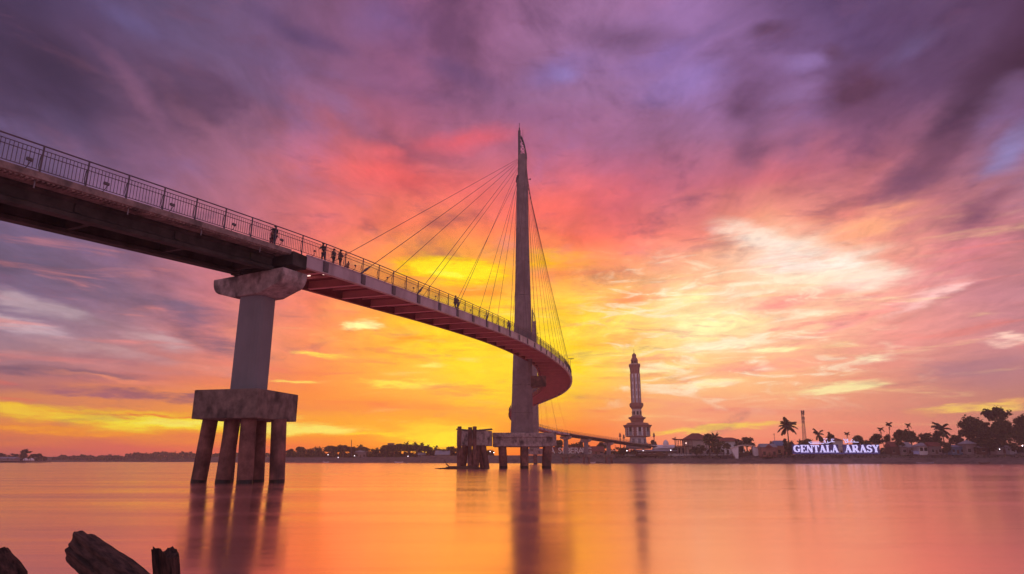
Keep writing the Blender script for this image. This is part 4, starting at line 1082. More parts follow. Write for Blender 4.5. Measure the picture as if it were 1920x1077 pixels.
for k in range(8):                        # pale pilaster strips up the shaft, dark openings
    a = -math.pi / 2 + k * math.pi / 4; r_ = 37.5 * PXM
    f = MB().box((r_ * math.cos(a), r_ * math.sin(a), (mz(518) + mz(280)) / 2), (.25, 1.1, mz(280) - mz(518)), a).build('pilaster', 'white', mn)
    for zz in range(4):
        z = mz(500 - zz * 58)
        MB().box(((r_ + .14) * math.cos(a), (r_ + .14) * math.sin(a), z), (.12, .5, 3.0), a).build('slit_window', 'grey_roof', f)
    b_ = a + math.pi / 8; r2 = 40 * PXM
    MB().box((r2 * math.cos(b_), r2 * math.sin(b_), (mz(520) + mz(275)) / 2), (.5, .7, mz(275) - mz(520)), b_).build('corner_rib', 'redbrown', mn)
    r3 = 98 * PXM
    fr = MB().box((r3 * math.cos(a), r3 * math.sin(a), mz(755)), (.5, 3.8, mz(715) - mz(800)), a).build('wall_panel', 'white' if k % 2 == 0 else 'cream', mn)
    MB().box(((r3 + .3) * math.cos(a), (r3 + .3) * math.sin(a), mz(745)), (.2, 1.9, 3.6), a).build('window', 'dark', fr)
    MB().box(((r3 + .32) * math.cos(a), (r3 + .32) * math.sin(a), mz(778)), (.2, 2.1, 2.4), a).build('grille', 'grey_roof', fr)
    for sg in (-1, 1):
        c_ = a + sg * .24
        for q in range(4):
            MB().box((r3 * 1.0 * math.cos(c_), r3 * 1.0 * math.sin(c_), mz(795 - q * 20)), (.8, .55, .7), c_).build('quoin', 'white', fr)
    MB().box((27.5 * PXM * math.cos(a), 27.5 * PXM * math.sin(a), mz(180)), (.2, .9, 2.2), a).build('lantern_opening', 'dark', lan)
    MB().box((45 * PXM * math.cos(a), 45 * PXM * math.sin(a), mz(196)), (.2, 2.6, .7), a).build('balcony_rail', 'cream', mn)
    MB().box((38.5 * PXM * math.cos(a), 38.5 * PXM * math.sin(a), mz(606)), (.3, 1.3, 2.4), a).build('arched_opening', 'dark', mn)
    MB().box((65 * PXM * math.cos(a), 65 * PXM * math.sin(a), mz(842)), (.3, 1.8, 3.2), a).build('base_door', 'grey_roof', mn)
MB().loft([oct_(100, mz(906)), oct_(96, mz(866))]).build('plinth', 'pylon', mn)

# ------------------------------------------------------------ smaller structures on the right bank
GZ = 5.4
def post_lamp(px, top, Y, label):
    x = atx(px, Y, GZ); h = atz(top, Y) - GZ
    t_ = thing('torch_lamp', label, 'lamp post', (x, Y, GZ), 0, 'torch topped lamp posts around the minaret')
    MB().tube([(0, 0, -.3), (0, 0, h - 3.2)], [.32, .26], 10).build('post', 'darksteel', t_)
    MB().loft([[(x_, y_, z) for x_, y_ in ngon(0, 0, r_, 10)] for z, r_ in ((h - 3.3, .3), (h - 2.9, .75), (h - 2.4, .85), (h - 1.6, .55), (h - 1.3, .8), (h - .9, .45), (h, .04))]).build('torch_head', 'redbrown', t_)
post_lamp(1164, 811, 462, 'leftmost torch shaped lamp post left of the minaret')
post_lamp(1171, 814, 466, 'shorter torch shaped lamp post nearest the left side of the minaret')
post_lamp(1228, 811, 466, 'torch shaped lamp post right of the minaret')
def small_lamp(px, top, Y, label):
    x = atx(px, Y, GZ); h = atz(top, Y) - GZ
    t_ = thing('street_lamp', label, 'street lamp', (x, Y, GZ), 0, 'thin lamp posts on the promenade')
    MB().tube([(0, 0, -.3), (0, 0, h)], .12, 6).build('pole', 'darksteel', t_)
    MB().tube([(-.45, 0, h), (-.3, 0, h + .35), (.3, 0, h + .35), (.45, 0, h)], .2, 6).build('lamp_head', 'darksteel', t_)
small_lamp(1268, 821, 450, 'thin lamp post left of the terrace with the pagoda eaves')
small_lamp(1455, 815, 425, 'thin leaning lamp post left of the blue roofed house')
def house(name, label, px, w, ytop_wall, ytop_roof, back, wall, roof, kind='gable', depth=7, openings=3, group=None, base=None, Yf=None, eave=.6, cat='house'):
    Y = Yf or bankY(px) + back; x = atx(px, Y, GZ); gz = base if base is not None else GZ
    mpp = (Y * cP + 5 * sP) / FOC; wd = w * mpp
    hw = max(atz(ytop_wall, Y) - gz, 1.5); hr = atz(ytop_roof, Y) - gz
    t_ = thing(name, label, cat, (x, Y, gz), 0, group)
    MB().box((0, depth / 2, hw / 2 - .3), (wd, depth, hw + .6)).build('wall', wall, t_)
    e = eave
    if kind == 'gable':
        MB().add([(-wd / 2 - e, -e, hw), (wd / 2 + e, -e, hw), (wd / 2 + e, depth + e, hw), (-wd / 2 - e, depth + e, hw), (-wd / 2 - e * .6, depth / 2, hr), (wd / 2 + e * .6, depth / 2, hr)],
                 [(0, 3, 2, 1), (0, 1, 5, 4), (2, 3, 4, 5), (1, 2, 5), (3, 0, 4)]).build('roof', roof, t_)
    elif kind == 'hip':
        k = min(.5, depth / 2 / (wd + .01))
        MB().add([(-wd / 2 - e, -e, hw), (wd / 2 + e, -e, hw), (wd / 2 + e, depth + e, hw), (-wd / 2 - e, depth + e, hw), (-wd / 2 + wd * k * .9, depth / 2, hr), (wd / 2 - wd * k * .9, depth / 2, hr)],
                 [(0, 3, 2, 1), (0, 1, 5, 4), (2, 3, 4, 5), (1, 2, 5), (3, 0, 4)]).build('roof', roof, t_)
        MB().box((0, depth / 2, hw + .04), (wd + 2 * e + .2, depth + 2 * e + .2, .16)).build('eaves', 'wood', t_)
    elif kind == 'shed':
        MB().add([(-wd / 2 - e, -e, hw + .02), (wd / 2 + e, -e, hw + .02), (wd / 2 + e, depth + e, hr), (-wd / 2 - e, depth + e, hr), (-wd / 2 - e, -e, hw - .14), (wd / 2 + e, -e, hw - .14), (wd / 2 + e, depth + e, hr - .2), (-wd / 2 - e, depth + e, hr - .2)],
                 [(0, 1, 2, 3), (7, 6, 5, 4), (0, 4, 5, 1), (1, 5, 6, 2), (2, 6, 7, 3), (3, 7, 4, 0)]).build('roof', roof, t_)
    for k in range(openings):
        ox = -wd / 2 + wd * (k + .5) / openings; ow = wd / openings * .5
        if k == openings // 2 and openings > 1:
            MB().box((ox, -.02, 1.05), (min(ow, 1.2), .12, 2.1)).build('door', 'wood', t_)
        else:
            wn = MB().box((ox, -.02, min(1.6, hw * .55)), (ow, .1, hw * .38)).build('window', 'dark', t_)
            MB().box((ox, -.06, min(1.6, hw * .55) - hw * .21), (ow + .2, .14, .1)).build('sill', 'white', wn)
    return t_, wd, hw, hr, depth
# promenade parapet along the bank edge
def promenade(x0p, x1p, back, z, label, rail=True, m='white'):
    pts = [Vector((atx(px, bankY(px) + back, z), bankY(px) + back, z)) for px in [x0p + (x1p - x0p) * k / 24 for k in range(25)]]
    t_ = thing('promenade_railing', label, 'railing', pts[0]); o0 = pts[0]
    q = [p - o0 for p in pts]
    vs = []; fs = []
    for p in q: vs += [(p.x, p.y, -1.2), (p.x, p.y, .25), (p.x, p.y + .35, .25), (p.x, p.y + .35, -1.2)]
    for k in range(len(q) - 1):
        a = k * 4
        fs += [(a, a + 4, a + 5, a + 1), (a + 1, a + 5, a + 6, a + 2), (a + 2, a + 6, a + 7, a + 3)]
    fs += [(0, 1, 2, 3), tuple(len(vs) - 4 + k for k in (3, 2, 1, 0))]
    MB().add(vs, fs).build('parapet', m, t_)
    if rail:
        MB().tube([p + Vector((0, .2, 1.15)) for p in q], .07, 5).tube([p + Vector((0, .2, .7)) for p in q], .05, 5).build('handrail', 'grey_roof', t_)
        n_ = int(min(90, (q[-1] - q[0]).length / 2.2))
        for k in range(n_ + 1):
            f = k / n_ * (len(q) - 1); i = min(int(f), len(q) - 2); p = q[i].lerp(q[i + 1], f - i)
            MB().box((p.x, p.y + .2, .7), (.14, .14, .95)).build('baluster', 'grey_roof', t_)
promenade(1172, 1368, 14.5, 5.2, 'pale parapet and railing from the minaret to the arched culvert')
promenade(1690, 2000, 14.5, 4.6, 'grey parapet and railing in front of the huts at the right', True, 'cream')
promenade(1020, 1165, 15.5, 4.6, 'low parapet under the far bridge piers', True, 'pylon')
house('domed_pavilion', 'small white building with a round dome right of the minaret', 1248, 42, 841, 834, 22, 'white', 'white', 'shed', 7, 4, cat='building')
tt = [o for o in C.objects if o.name.startswith('domed_pavilion')][0]
YY = bankY(1248) + 22; hh = atz(834, YY) - GZ
MB().loft([[(2 * math.cos(2 * math.pi * k / 16) * math.cos(a) + 1.4, 3.5 + 2 * math.sin(2 * math.pi * k / 16) * math.cos(a), hh + 3.2 * math.sin(a)) for k in range(16)] for a in [R(q) for q in (0, 20, 40, 60, 75, 88)]]).build('dome', 'white', tt)
MB().box((0, -1.6, hh - 1.6), (9, 3, .25)).build('canopy', 'white', tt)
house('market_shed', 'long low dark shed along the railing right of the minaret', 1232, 74, 846, 843, 12, 'wood', 'grey_roof', 'shed', 6, 8, cat='shed')
def canopy(px, w, y, back, label, m='white', arch=True):
    Y = bankY(px) + back; x = atx(px, Y, GZ); mpp = (Y * cP + 5 * sP) / FOC; wd = w * mpp; z = atz(y, Y) - 4.9
    t_ = thing('market_canopy', label, 'canopy', (x, Y, 4.9), 0, 'pale canopies under the minaret')
    top_ = [(-wd / 2 + wd * k / 8, z + (.9 * math.sin(math.pi * k / 8) if arch else .1 * k)) for k in range(9)]
    rings = [[(a, yy, b_ + dz_) for a, b_ in top_ for dz_ in (0,)] + [(a, yy, b_ - .15) for a, b_ in top_[::-1]] for yy in (-2.2, 2.2)]
    MB().loft(rings).build('awning', m, t_)
    for a in (-1, 1):
        for b_ in (-1.9, 1.9): MB().tube([(a * wd * .45, b_, -.2), (a * wd * .45, b_, z)], .09, 6).build('pole', 'darksteel', t_)
canopy(1151, 18, 846, 16, 'flat pale awning right of the third far bridge pier', arch=False)
canopy(1188, 20, 845, 12, 'curved pale awning directly under the minaret base')
canopy(1203, 13, 847, 11, 'smaller curved awning right of the one under the minaret')
canopy(1148, 14, 835, 24, 'pinkish awning at the landing end of the bridge', arch=False, m='cream')
house('brown_shop', 'brown shop house between second and third far bridge piers', 1118, 30, 846, 837, 20, 'redbrown', 'tile', 'gable', 8, 3)
house('brown_shop', 'dim brown house left of the first far bridge pier', 1040, 24, 845, 838, 26, 'redbrown', 'tile', 'gable', 8, 3)
house('brown_shop', 'low house with red roof behind the word on the bank', 1082, 34, 842, 833, 30, 'redbrown', 'tile', 'hip', 8, 3)
# terrace building with upturned eaves and hip-roofed house
house('hip_roof_house', 'large house with a steep red hip roof right of the open terrace', 1311, 44, 825, 812, 26, 'cream', 'tile', 'hip', 12, 4, eave=1.2)
Y = bankY(1285) + 20; x = atx(1285, Y, GZ)
tr = thing('terrace_pavilion', 'two storey open terrace with upturned dark eaves and glowing upper floor', 'pavilion', (x, Y, GZ))
mpp = (Y * cP) / FOC; hz1 = atz(836, Y) - GZ; hz2 = atz(825, Y) - GZ; wd = 30 * mpp
MB().box((0, 3, hz1 - .2), (wd, 6, .4)).build('floor', 'wood', tr)
MB().loft([[(-wd / 2 - 1.4, yy, hz2 + .7), (-wd / 2, yy, hz2 - .05), (wd / 2, yy, hz2 - .05), (wd / 2, yy, hz2 + .5), (-wd / 2 + .4, yy, hz2 + .5), (-wd / 2 - 1.4, yy, hz2 + 1.1)] for yy in (-1, 7)]).build('roof', 'tile', tr)
for k in range(5):
    for yy in (.2, 5.8): MB().box((-wd / 2 + .3 + (wd - .6) * k / 4, yy, hz2 / 2), (.35, .35, hz2)).build('pillar', 'redbrown', tr)
MB().box((0, 5.2, hz1 / 2 - .3), (wd - 1, .3, hz1 - .4)).build('ground_wall', 'cream', tr)
for k in (-1, 0, 1): MB().box((k * 2.6, 5.0, hz1 * .45), (1.2, .2, hz1 * .6)).build('arch_opening', 'dark', tr)
bu = MB().loft([[(ox + .55 * math.cos(2 * math.pi * k / 10) * math.cos(a), 3 + .55 * math.sin(2 * math.pi * k / 10) * math.cos(a), hz1 + 1.7 + .55 * math.sin(a)) for k in range(10)] for a in [R(q) for q in (-85, -45, 0, 45, 85)] for ox in (1.8,)])
bu.build('globe_lamp', 'lampglow', tr)
house('long_house', 'long white walled house with a low red roof right of the hip roof', 1374, 44, 828, 820, 30, 'white', 'tile', 'hip', 12, 5, eave=1.0)
house('annex_house', 'small red roofed wing behind the palm', 1356, 20, 826, 818, 38, 'cream', 'tile', 'hip', 9, 2, eave=.8)
# carved fence / gate posts by the terrace
for k, px in enumerate((1317, 1323, 1334, 1345, 1352)):
    Y = bankY(px) + 15.5; t_ = thing('garden_wall', ['pale forked gate post at the left of the garden wall', 'second pale gate post under the red hip roof', 'short pale garden wall left of the culvert', 'middle pale garden wall panel left of the culvert', 'last pale garden wall panel left of the culvert'][k], 'wall', (atx(px, Y, 4.8), Y, 4.8))
    if k < 2:
        MB().box((0, 0, 1.1), (.8, .5, 2.6)).build('post', 'white', t_)
        sg = -1 if k == 0 else 1
        MB().loft([[(-.3, -.2, 2.2), (.3, -.2, 2.2), (.3, .2, 2.2), (-.3, .2, 2.2)], [(sg * 1.9 - .2, -.15, 4.3), (sg * 1.9 + .2, -.15, 4.3), (sg * 1.9 + .2, .15, 4.3), (sg * 1.9 - .2, .15, 4.3)]]).build('carved_wing', 'white', t_)
    else:
        bevel(MB().box((0, 0, .8), (3.0, .4, 2.0)).build('panel', 'pylon', t_), .06); MB().box((0, 0, 1.85), (3.2, .55, .14)).build('coping', 'white', t_)
# arched culvert with white abutments
Yc = bankY(1400) + 9; xc = atx(1400, Yc, 4)
cu = thing('arched_culvert_bridge', 'pale arched footbridge over a dark creek mouth with white slanting abutments', 'small bridge', (xc, Yc, 2.6))
mpp = Yc * cP / FOC; hwid = 28 * mpp
zt = atz(834, Yc) - 2.6; ze = atz(841, Yc) - 2.6
arcp = [(-hwid + 2 * hwid * k / 20, ze + (zt - ze) * math.sin(math.pi * k / 20)) for k in range(21)]
MB().loft([[(a, yy, b_) for a, b_ in arcp] + [(a, yy, b_ - .55) for a, b_ in arcp[::-1]] for yy in (0, 3)]).build('arch_deck', 'cream', cu)
for sg in (-1, 1):
    MB().loft([[(sg * hwid, yy, ze - .2), (sg * hwid * .48, yy, ze + .9), (sg * hwid * .55, yy, .2), (sg * hwid * .7, yy, .3)] for yy in (.3, 2.8)]).build('abutment', 'white', cu)
MB().box((0, 4.6, 1.2), (hwid * 1.15, 3.0, 5.2)).build('creek_opening', 'dark', cu)
MB().tube([(a, -.05, b_ + .85) for a, b_ in arcp[2:-2]], .06, 5).build('handrail', 'darksteel', cu)
for k in range(2, 19, 2): MB().tube([(arcp[k][0], -.05, arcp[k][1]), (arcp[k][0], -.05, arcp[k][1] + .85)], .05, 5).build('rail_post', 'darksteel', cu)
# stilt hut
h_, wd, hw, hr, dpt = house('stilt_hut', 'dark red hut on stilts with a pale metal roof right of the culvert', 1443, 28, 839, 832, 9, 'redbrown', 'grey_roof', 'gable', 6, 3, base=4.4)
for k in range(4): MB().tube([(-wd / 2 + wd * k / 3, -.6, -3.5), (-wd / 2 + wd * k / 3, -.6, .9)], .14, 6).build('stilt', 'wood', h_)
MB().add([(-2.4, -1.4, hw - .1), (2.0, -1.4, hw - .1), (-.2, -.7, hw + 2.0), (-2.4, .6, hw - .1), (2.0, .6, hw - .1)], [(0, 1, 2), (0, 2, 3), (1, 4, 2), (3, 2, 4)]).build('porch_gable', 'tile', h_)
MB().box((0, -1.3, .55), (wd + .6, 1.4, .15)).build('deck', 'wood', h_)
MB().box((0, -1.95, 1.2), (wd + .4, .08, .1)).build('porch_rail', 'wood', h_)
house('blue_roof_house', 'orange walled house with a blue metal roof left of the tallest palm', 1467, 20, 836, 826, 18, 'orange_wall', 'blue_roof', 'gable', 8, 2)
house('tiled_house', 'house with dark pyramid roof between the two words of the lit sign', 1574, 18, 826, 820, 22, 'cream', 'tile', 'hip', 9, 2)
house('brown_hut', 'brown hut under trees right of the lit sign', 1684, 22, 838, 828, 15, 'wood', 'tile', 'gable', 7, 3)
house('yellow_hut', 'tan hut next to the bare trunks of the betel palms', 1702, 20, 838, 829, 14, 'hut', 'grey_roof', 'gable', 7, 2)
ph, wd, hw, hr, dpt = house('white_pavilion', 'white pavilion with grey hipped roof and pale columns', 1737, 24, 837, 830, 14, 'white', 'grey_roof', 'hip', 7, 0, eave=1.0)
for k in range(3): MB().box((-wd / 2 + wd * (k + .5) / 3, -.06, hw * .6), (wd / 3 * .7, .2, hw * .45)).build('bay_opening', 'dark', ph)
MB().loft([[(-wd / 2 - 5.0, -1, hw - .5), (-wd / 2 - .2, -1, hw + .1), (-wd / 2 - .2, 4, hw + .1), (-wd / 2 - 5.0, 4, hw - .5)], [(-wd / 2 - 5.0, -1, hw - .7), (-wd / 2 - .2, -1, hw - .1), (-wd / 2 - .2, 4, hw - .1), (-wd / 2 - 5.0, 4, hw - .7)]]).build('side_awning', 'grey_roof', ph)
for yy in (-.7, 3.7): MB().tube([(-wd / 2 - 4.7, yy, -.3), (-wd / 2 - 4.7, yy, hw - .7)], .09, 6).build('awning_post', 'wood', ph)
house('red_roof_hut', 'small cream house with red gable roof beside the white pavilion', 1757, 20, 837, 829, 14, 'hut', 'tile', 'gable', 7, 3)
house('blue_shed', 'blue painted shed under the big coconut palm', 1797, 24, 838, 834, 13, 'blue_wall', 'blue_roof', 'shed', 6, 3)
house('pink_hut', 'pinkish house with a pale grey peaked roof in front of the tall trees', 1824, 21, 833, 825, 14, 'hut', 'grey_roof', 'hip', 7, 2)
house('dark_hut', 'dark low hut in the shade left of the lit stall', 1850, 20, 840, 835, 14, 'wood', 'grey_roof', 'shed', 6, 2)
fs_, wd, hw, hr, dpt = house('food_stall', 'white food stall with a bright lamp under the tall trees', 1879, 19, 840, 837, 13, 'hut', 'grey_roof', 'shed', 5, 2, cat='stall')
MB().loft([[( -1.6 + .22 * math.cos(2 * math.pi * k / 8) * c_, -.9, 2.2 + .22 * math.sin(2 * math.pi * k / 8) * c_) for k in range(8)] if False else [(-1.6 + .22 * math.cos(2 * math.pi * k / 8) * math.cos(a), -.9 + .22 * math.sin(2 * math.pi * k / 8) * math.cos(a), 2.2 + .22 * math.sin(a)) for k in range(8)] for a in [R(q) for q in (-85, 0, 85)] for c_ in (1,)]).build('lamp_bulb', 'lamplight', fs_)
house('grey_hut', 'last small grey hut at the right edge', 1901, 12, 839, 835, 13, 'grey_roof', 'grey_roof', 'gable', 5, 1)
Y = bankY(1717) + 12.5
tp = thing('tarpaulin_stall', 'pale blue tarpaulin stall below the pair of bare trunked palms', 'stall', (atx(1717, Y, 4.9), Y, 4.9))
MB().loft([[(-1.9, -1, 1.9), (1.9, -1, 1.9), (1.9, 1, 2.4), (-1.9, 1, 2.4)], [(-1.9, -1, 1.8), (1.9, -1, 1.8), (1.9, 1, 2.3), (-1.9, 1, 2.3)]]).box((0, -.9, 1.1), (3.6, .06, 1.5)).build('tarpaulin', mat('pale_blue_tarp', (.45, .50, .85), .6), tp)
for a in (-1.8, 1.8):
    for b_ in (-.95, .95): MB().tube([(a, b_, -.2), (a, b_, 2.0)], .05, 5).build('pole', 'wood', tp)
# promenade lamps with bright bulbs
def bulb(px, py, back, label, Yo=None):
    Y = Yo or bankY(px) + back; z = atz(py, Y); g = 4.8 if Yo is None else 3.5
    t_ = thing('lit_lamp', label, 'lamp', (atx(px, Y, z), Y, g), 0, 'small white lamps on the banks')
    MB().tube([(0, 0, -.3), (0, 0, z - g)], .06, 5).build('pole', 'darksteel', t_)
    MB().loft([[(.26 * math.cos(2 * math.pi * k / 8) * math.cos(a), .26 * math.sin(2 * math.pi * k / 8) * math.cos(a), z - g + .26 * math.sin(a)) for k in range(8)] for a in [R(q) for q in (-85, -45, 0, 45, 85)]]).build('bulb', 'lamplight', t_)
bulb(1175.5, 845.5, 10, 'bright lamp below the left side of the minaret'); bulb(1206, 845, 10, 'dim lamp right of the curved awnings')
bulb(1257.5, 844.5, 9, 'bright lamp in front of the long dark shed'); bulb(1917, 836, 9, 'lamp at the right edge of the view')
bulb(664.5, 854.8, 0, 'bright lamp on the left bank under the thin radio mast', 600); bulb(765, 856, 0, 'faint lamp on the left bank under the row of palms', 585)
bulb(634, 858, 0, 'faint low lamp on the left bank', 605); bulb(615, 853, 0, 'faintest lamp on the left bank among the trees', 610)
bulb(901, 848, 0, 'bright lamp seen between the platform piles', 515); bulb(919, 847, 0, 'upper lamp seen left of the first mast base', 515); bulb(926, 849, 0, 'lower lamp seen left of the first mast base', 512)
# lattice mast and thin radio mast
def mast(px0, py0, px1, py1, Y, gz, w0, w1_, label, drums=True, name='lattice_mast'):
    x0_, x1_ = atx(px0, Y, gz), at(px1, py1, Y).x; h = atz(py1, Y) - gz
    t_ = thing(name, label, 'radio mast', (x0_, Y, gz))
    lt = MB(); n_ = 14
    def P(k, c_):
        f = k / n_; w_ = w0 + (w1_ - w0) * f; return Vector(((x1_ - x0_) * f + (c_ % 2 - .5) * w_, ((c_ // 2) - .5) * w_, h * f))
    for c_ in range(4): lt.tube([P(0, c_), P(n_, c_)], .09, 4)
    for k in range(n_):
        for c_, d_ in ((0, 1), (2, 3), (0, 2), (1, 3)):
            lt.tube([P(k, c_), P(k + 1, d_)], .05, 4); lt.tube([P(k, d_), P(k + 1, c_)], .05, 4); lt.tube([P(k, c_), P(k, d_)], .05, 4)
    lt.build('lattice', 'darksteel', t_)
    if drums:
        for f, s_ in ((.97, .9), (.93, .8), (.82, .8), (.74, .6)):
            p = Vector(((x1_ - x0_) * f, -.5, h * f))
            for sx_ in (-1, 1): MB().box((p.x + sx_ * s_ * .8, p.y, p.z), (s_ * .7, .5, s_ * 2.0)).build('antenna_panel', 'darksteel', t_)
    return t_
mast(1511, 822, 1504, 770, 440, 5.4, 2.2, 1.0, 'leaning lattice radio mast right of the tallest palm')
mast(659, 845, 659, 825, 600, 4.5, .6, .3, 'thin radio mast standing over the grove on the left bank', False, 'radio_mast')
mast(329, 858, 329, 846, 1040, 3, .8, .5, 'hair thin mast over the distant woods', False, 'radio_mast')
# left bank buildings
house('white_boathouse', 'pale building among the trees right of the thin radio mast', 676, 20, 848, 844, 0, 'hut', 'grey_roof', 'gable', 8, 3, base=4.2, Yf=604)
house('long_pale_roof', 'long pale roofed shed at the right end of the grove', 829, 26, 853, 845, 0, 'hut', 'grey_roof', 'gable', 9, 4, base=3.8, Yf=560, cat='shed')
house('flat_roof_block', 'square flat topped building rising above the grove', 731, 10, 832, 830.5, 0, 'redbrown', 'redbrown', 'shed', 8, 2, base=4.2, Yf=612, cat='building')
house('pale_hut', 'tiny pale hut among the palms trunks of the grove', 790, 12, 853, 849, 0, 'hut', 'grey_roof', 'gable', 6, 2, base=4.0, Yf=575)
house('long_headland_house', 'long pale roofed house on the left headland', 12, 30, 861, 857, 0, 'hut', 'grey_roof', 'gable', 8, 4, base=2.0, Yf=625)
for px, lb in ((48, 'left white tent under the tallest headland tree'), (59, 'right white tent under the tallest headland tree')):
    Y = 622; t_ = thing('white_tent', lb, 'tent', (atx(px, Y, 2), Y, 1.8))
    MB().add([(-1.6, -1.5, 0), (1.6, -1.5, 0), (1.6, 1.5, 0), (-1.6, 1.5, 0), (-1.2, -1.5, 1.3), (1.2, -1.5, 1.3), (1.2, 1.5, 1.3), (-1.2, 1.5, 1.3), (0, 0, 2.2)], [(0, 1, 5, 4), (1, 2, 6, 5), (2, 3, 7, 6), (3, 0, 4, 7), (4, 5, 8), (5, 6, 8), (6, 7, 8), (7, 4, 8)]).build('canvas', 'white', t_)
    MB().box((0, -1.53, .7), (.8, .05, 1.4)).build('flap', 'grey_roof', t_)
# small boats drawn up at the waterline
def boat(px, Y, L_, label, m='wood'):
    t_ = thing('small_boat', label, 'boat', (atx(px, Y, 0), Y, .02), 0, 'small boats at the foot of the banks')
    secs = []
    for k in range(9):
        u = -1 + 2 * k / 8; wd = .75 * (1 - abs(u) ** 2.6) + .03; z = .12 + .45 * abs(u) ** 2
        secs.append([(u * L_ / 2, -wd, z + .42), (u * L_ / 2, -wd * .6, z - .2), (u * L_ / 2, wd * .6, z - .2), (u * L_ / 2, wd, z + .42), (u * L_ / 2, wd * .85, z + .40), (u * L_ / 2, 0, z + .02), (u * L_ / 2, -wd * .85, z + .40)])
    MB().loft(secs).build('hull', m, t_)
    for u in (-.4, .3): MB().box((u * L_ / 2, 0, .55), (.3, 1.1, .06)).build('thwart', 'wood', t_)
for px, Y, L_, lb, m in ((1735, 352, 9, 'long pale boat lying below the white pavilion', 'grey_roof'), (1111, 443, 4, 'small white boat beside the second far bridge pier', 'white'), (611, 580, 5, 'pale boat at the left bank below the broad tree', 'white'),
 (748, 553, 7, 'pale boat with a raised bow at the left bank below the square rooftop', 'white'), (796, 538, 6, 'low pale boat at the left bank below the palms', 'cream'), (1846, 345, 6, 'dark boat on the stones below the tall trees', 'wood')): boat(px, Y, L_, lb, m)

# ------------------------------------------------------------ lettering
def stroke(mb, a, b_, w_, y0, th=.5, w2=None):
    a = Vector((a[0], a[1])); b_ = Vector((b_[0], b_[1])); d = (b_ - a).normalized(); nrm = Vector((-d.y, d.x)); w2 = w2 or w_
    q = [a + nrm * w_ / 2, b_ + nrm * w2 / 2, b_ - nrm * w2 / 2, a - nrm * w_ / 2]
    mb.loft([[(p.x, y0, p.y) for p in q], [(p.x, y0 + th, p.y) for p in q]])
def arc_(cx_, cz_, rx, rz, a0, a1, n=9): return [(cx_ + rx * math.cos(R(a0 + (a1 - a0) * k / n)), cz_ + rz * math.sin(R(a0 + (a1 - a0) * k / n))) for k in range(n + 1)]
T, t1 = .22, .085     # thick and thin strokes for a letter of height 1
GLY = {
 'G': (.92, [('P', arc_(.46, .5, .37, .43, 42, 318), [(0.6 + .4 * abs(math.sin(R(42 + 276 * k / 9) + 0))) * 0 + (T if 3 <= k <= 6 else .13) for k in range(10)]), ('S', (.73, .08), (.73, .44), T), ('S', (.52, .44), (.92, .44), t1), ('S', (.76, .70), (.76, .95), t1)]),
 'E': (.78, [('S', (.22, 0.02), (.22, .98), T), ('S', (.04, .96), (.72, .96), t1), ('S', (.04, .04), (.74, .04), t1), ('S', (.22, .52), (.52, .52), t1), ('S', (.70, .76), (.70, .98), t1), ('S', (.72, .02), (.72, .26), t1), ('S', (.52, .40), (.52, .64), t1)]),
 'N': (.96, [('S', (.20, .02), (.20, .98), t1), ('S', (.22, .98), (.76, .02), T), ('S', (.78, .02), (.78, .98), t1), ('S', (.02, .96), (.34, .96), t1), ('S', (.06, .04), (.36, .04), t1), ('S', (.62, .96), (.94, .96), t1)]),
 'T': (.80, [('S', (.40, .02), (.40, .98), T), ('S', (.04, .96), (.76, .96), t1), ('S', (.06, .72), (.06, .98), t1), ('S', (.74, .72), (.74, .98), t1), ('S', (.22, .04), (.58, .04), t1)]),
 'A': (.94, [('S', (.18, .02), (.46, .98), t1), ('S', (.44, 1.0), (.76, .02), T), ('S', (.26, .34), (.66, .34), t1), ('S', (.02, .04), (.34, .04), t1), ('S', (.56, .04), (.94, .04), t1)]),
 'L': (.74, [('S', (.22, .02), (.22, .98), T), ('S', (.04, .96), (.42, .96), t1), ('S', (.04, .04), (.70, .04), t1), ('S', (.68, .02), (.68, .30), t1)]),
 'R': (.90, [('S', (.22, .02), (.22, .98), T), ('S', (.04, .96), (.50, .96), t1), ('P', arc_(.46, .74, .22, .23, 90, -90), [t1] + [.17] * 8 + [t1]), ('S', (.22, .51), (.5, .51), t1), ('S', (.46, .50), (.76, .02), T), ('S', (.04, .04), (.42, .04), t1), ('S', (.66, .04), (.92, .04), t1)]),
 'S': (.70, [('P', arc_(.35, .74, .23, .22, 30, 270, 8) + arc_(.35, .28, .24, .24, 90, -150, 8), [.10, .10, .12, .14, .16, .17, .19, .20, .21, .21, .20, .19, .17, .15, .13, .11, .10, .10]), ('S', (.58, .74), (.58, .98), t1), ('S', (.11, .02), (.11, .28), t1)]),
 'Y': (.90, [('S', (.20, .98), (.46, .46), T), ('S', (.74, .98), (.48, .46), t1), ('S', (.46, .50), (.46, .02), T), ('S', (.02, .96), (.38, .96), t1), ('S', (.58, .96), (.90, .96), t1), ('S', (.28, .04), (.64, .04), t1)])}
def letter(ch, H):
    mb = MB(); w_, st_ = GLY[ch]; y = 0
    for q in st_:
        if q[0] == 'S': stroke(mb, (q[1][0] * H, q[1][1] * H), (q[2][0] * H, q[2][1] * H), q[3] * H, y); y -= .006
        else:
            pts, ws = q[1], q[2]
            L_ = []; R_ = []
            for i, p in enumerate(pts):
                a = Vector(pts[max(i - 1, 0)]); b_ = Vector(pts[min(i + 1, len(pts) - 1)]); d = (b_ - a).normalized(); nn = Vector((-d.y, d.x)) * ws[i] / 2
                L_.append((Vector(p) + nn) * H); R_.append((Vector(p) - nn) * H)
            rings = [[(l.x, y, l.y), (r_.x, y, r_.y), (r_.x, y + .5, r_.y), (l.x, y + .5, l.y)] for l, r_ in zip(L_, R_)]
            mb.loft(rings); y -= .006
    return mb, w_
Ysg = bankY(1650) + 13
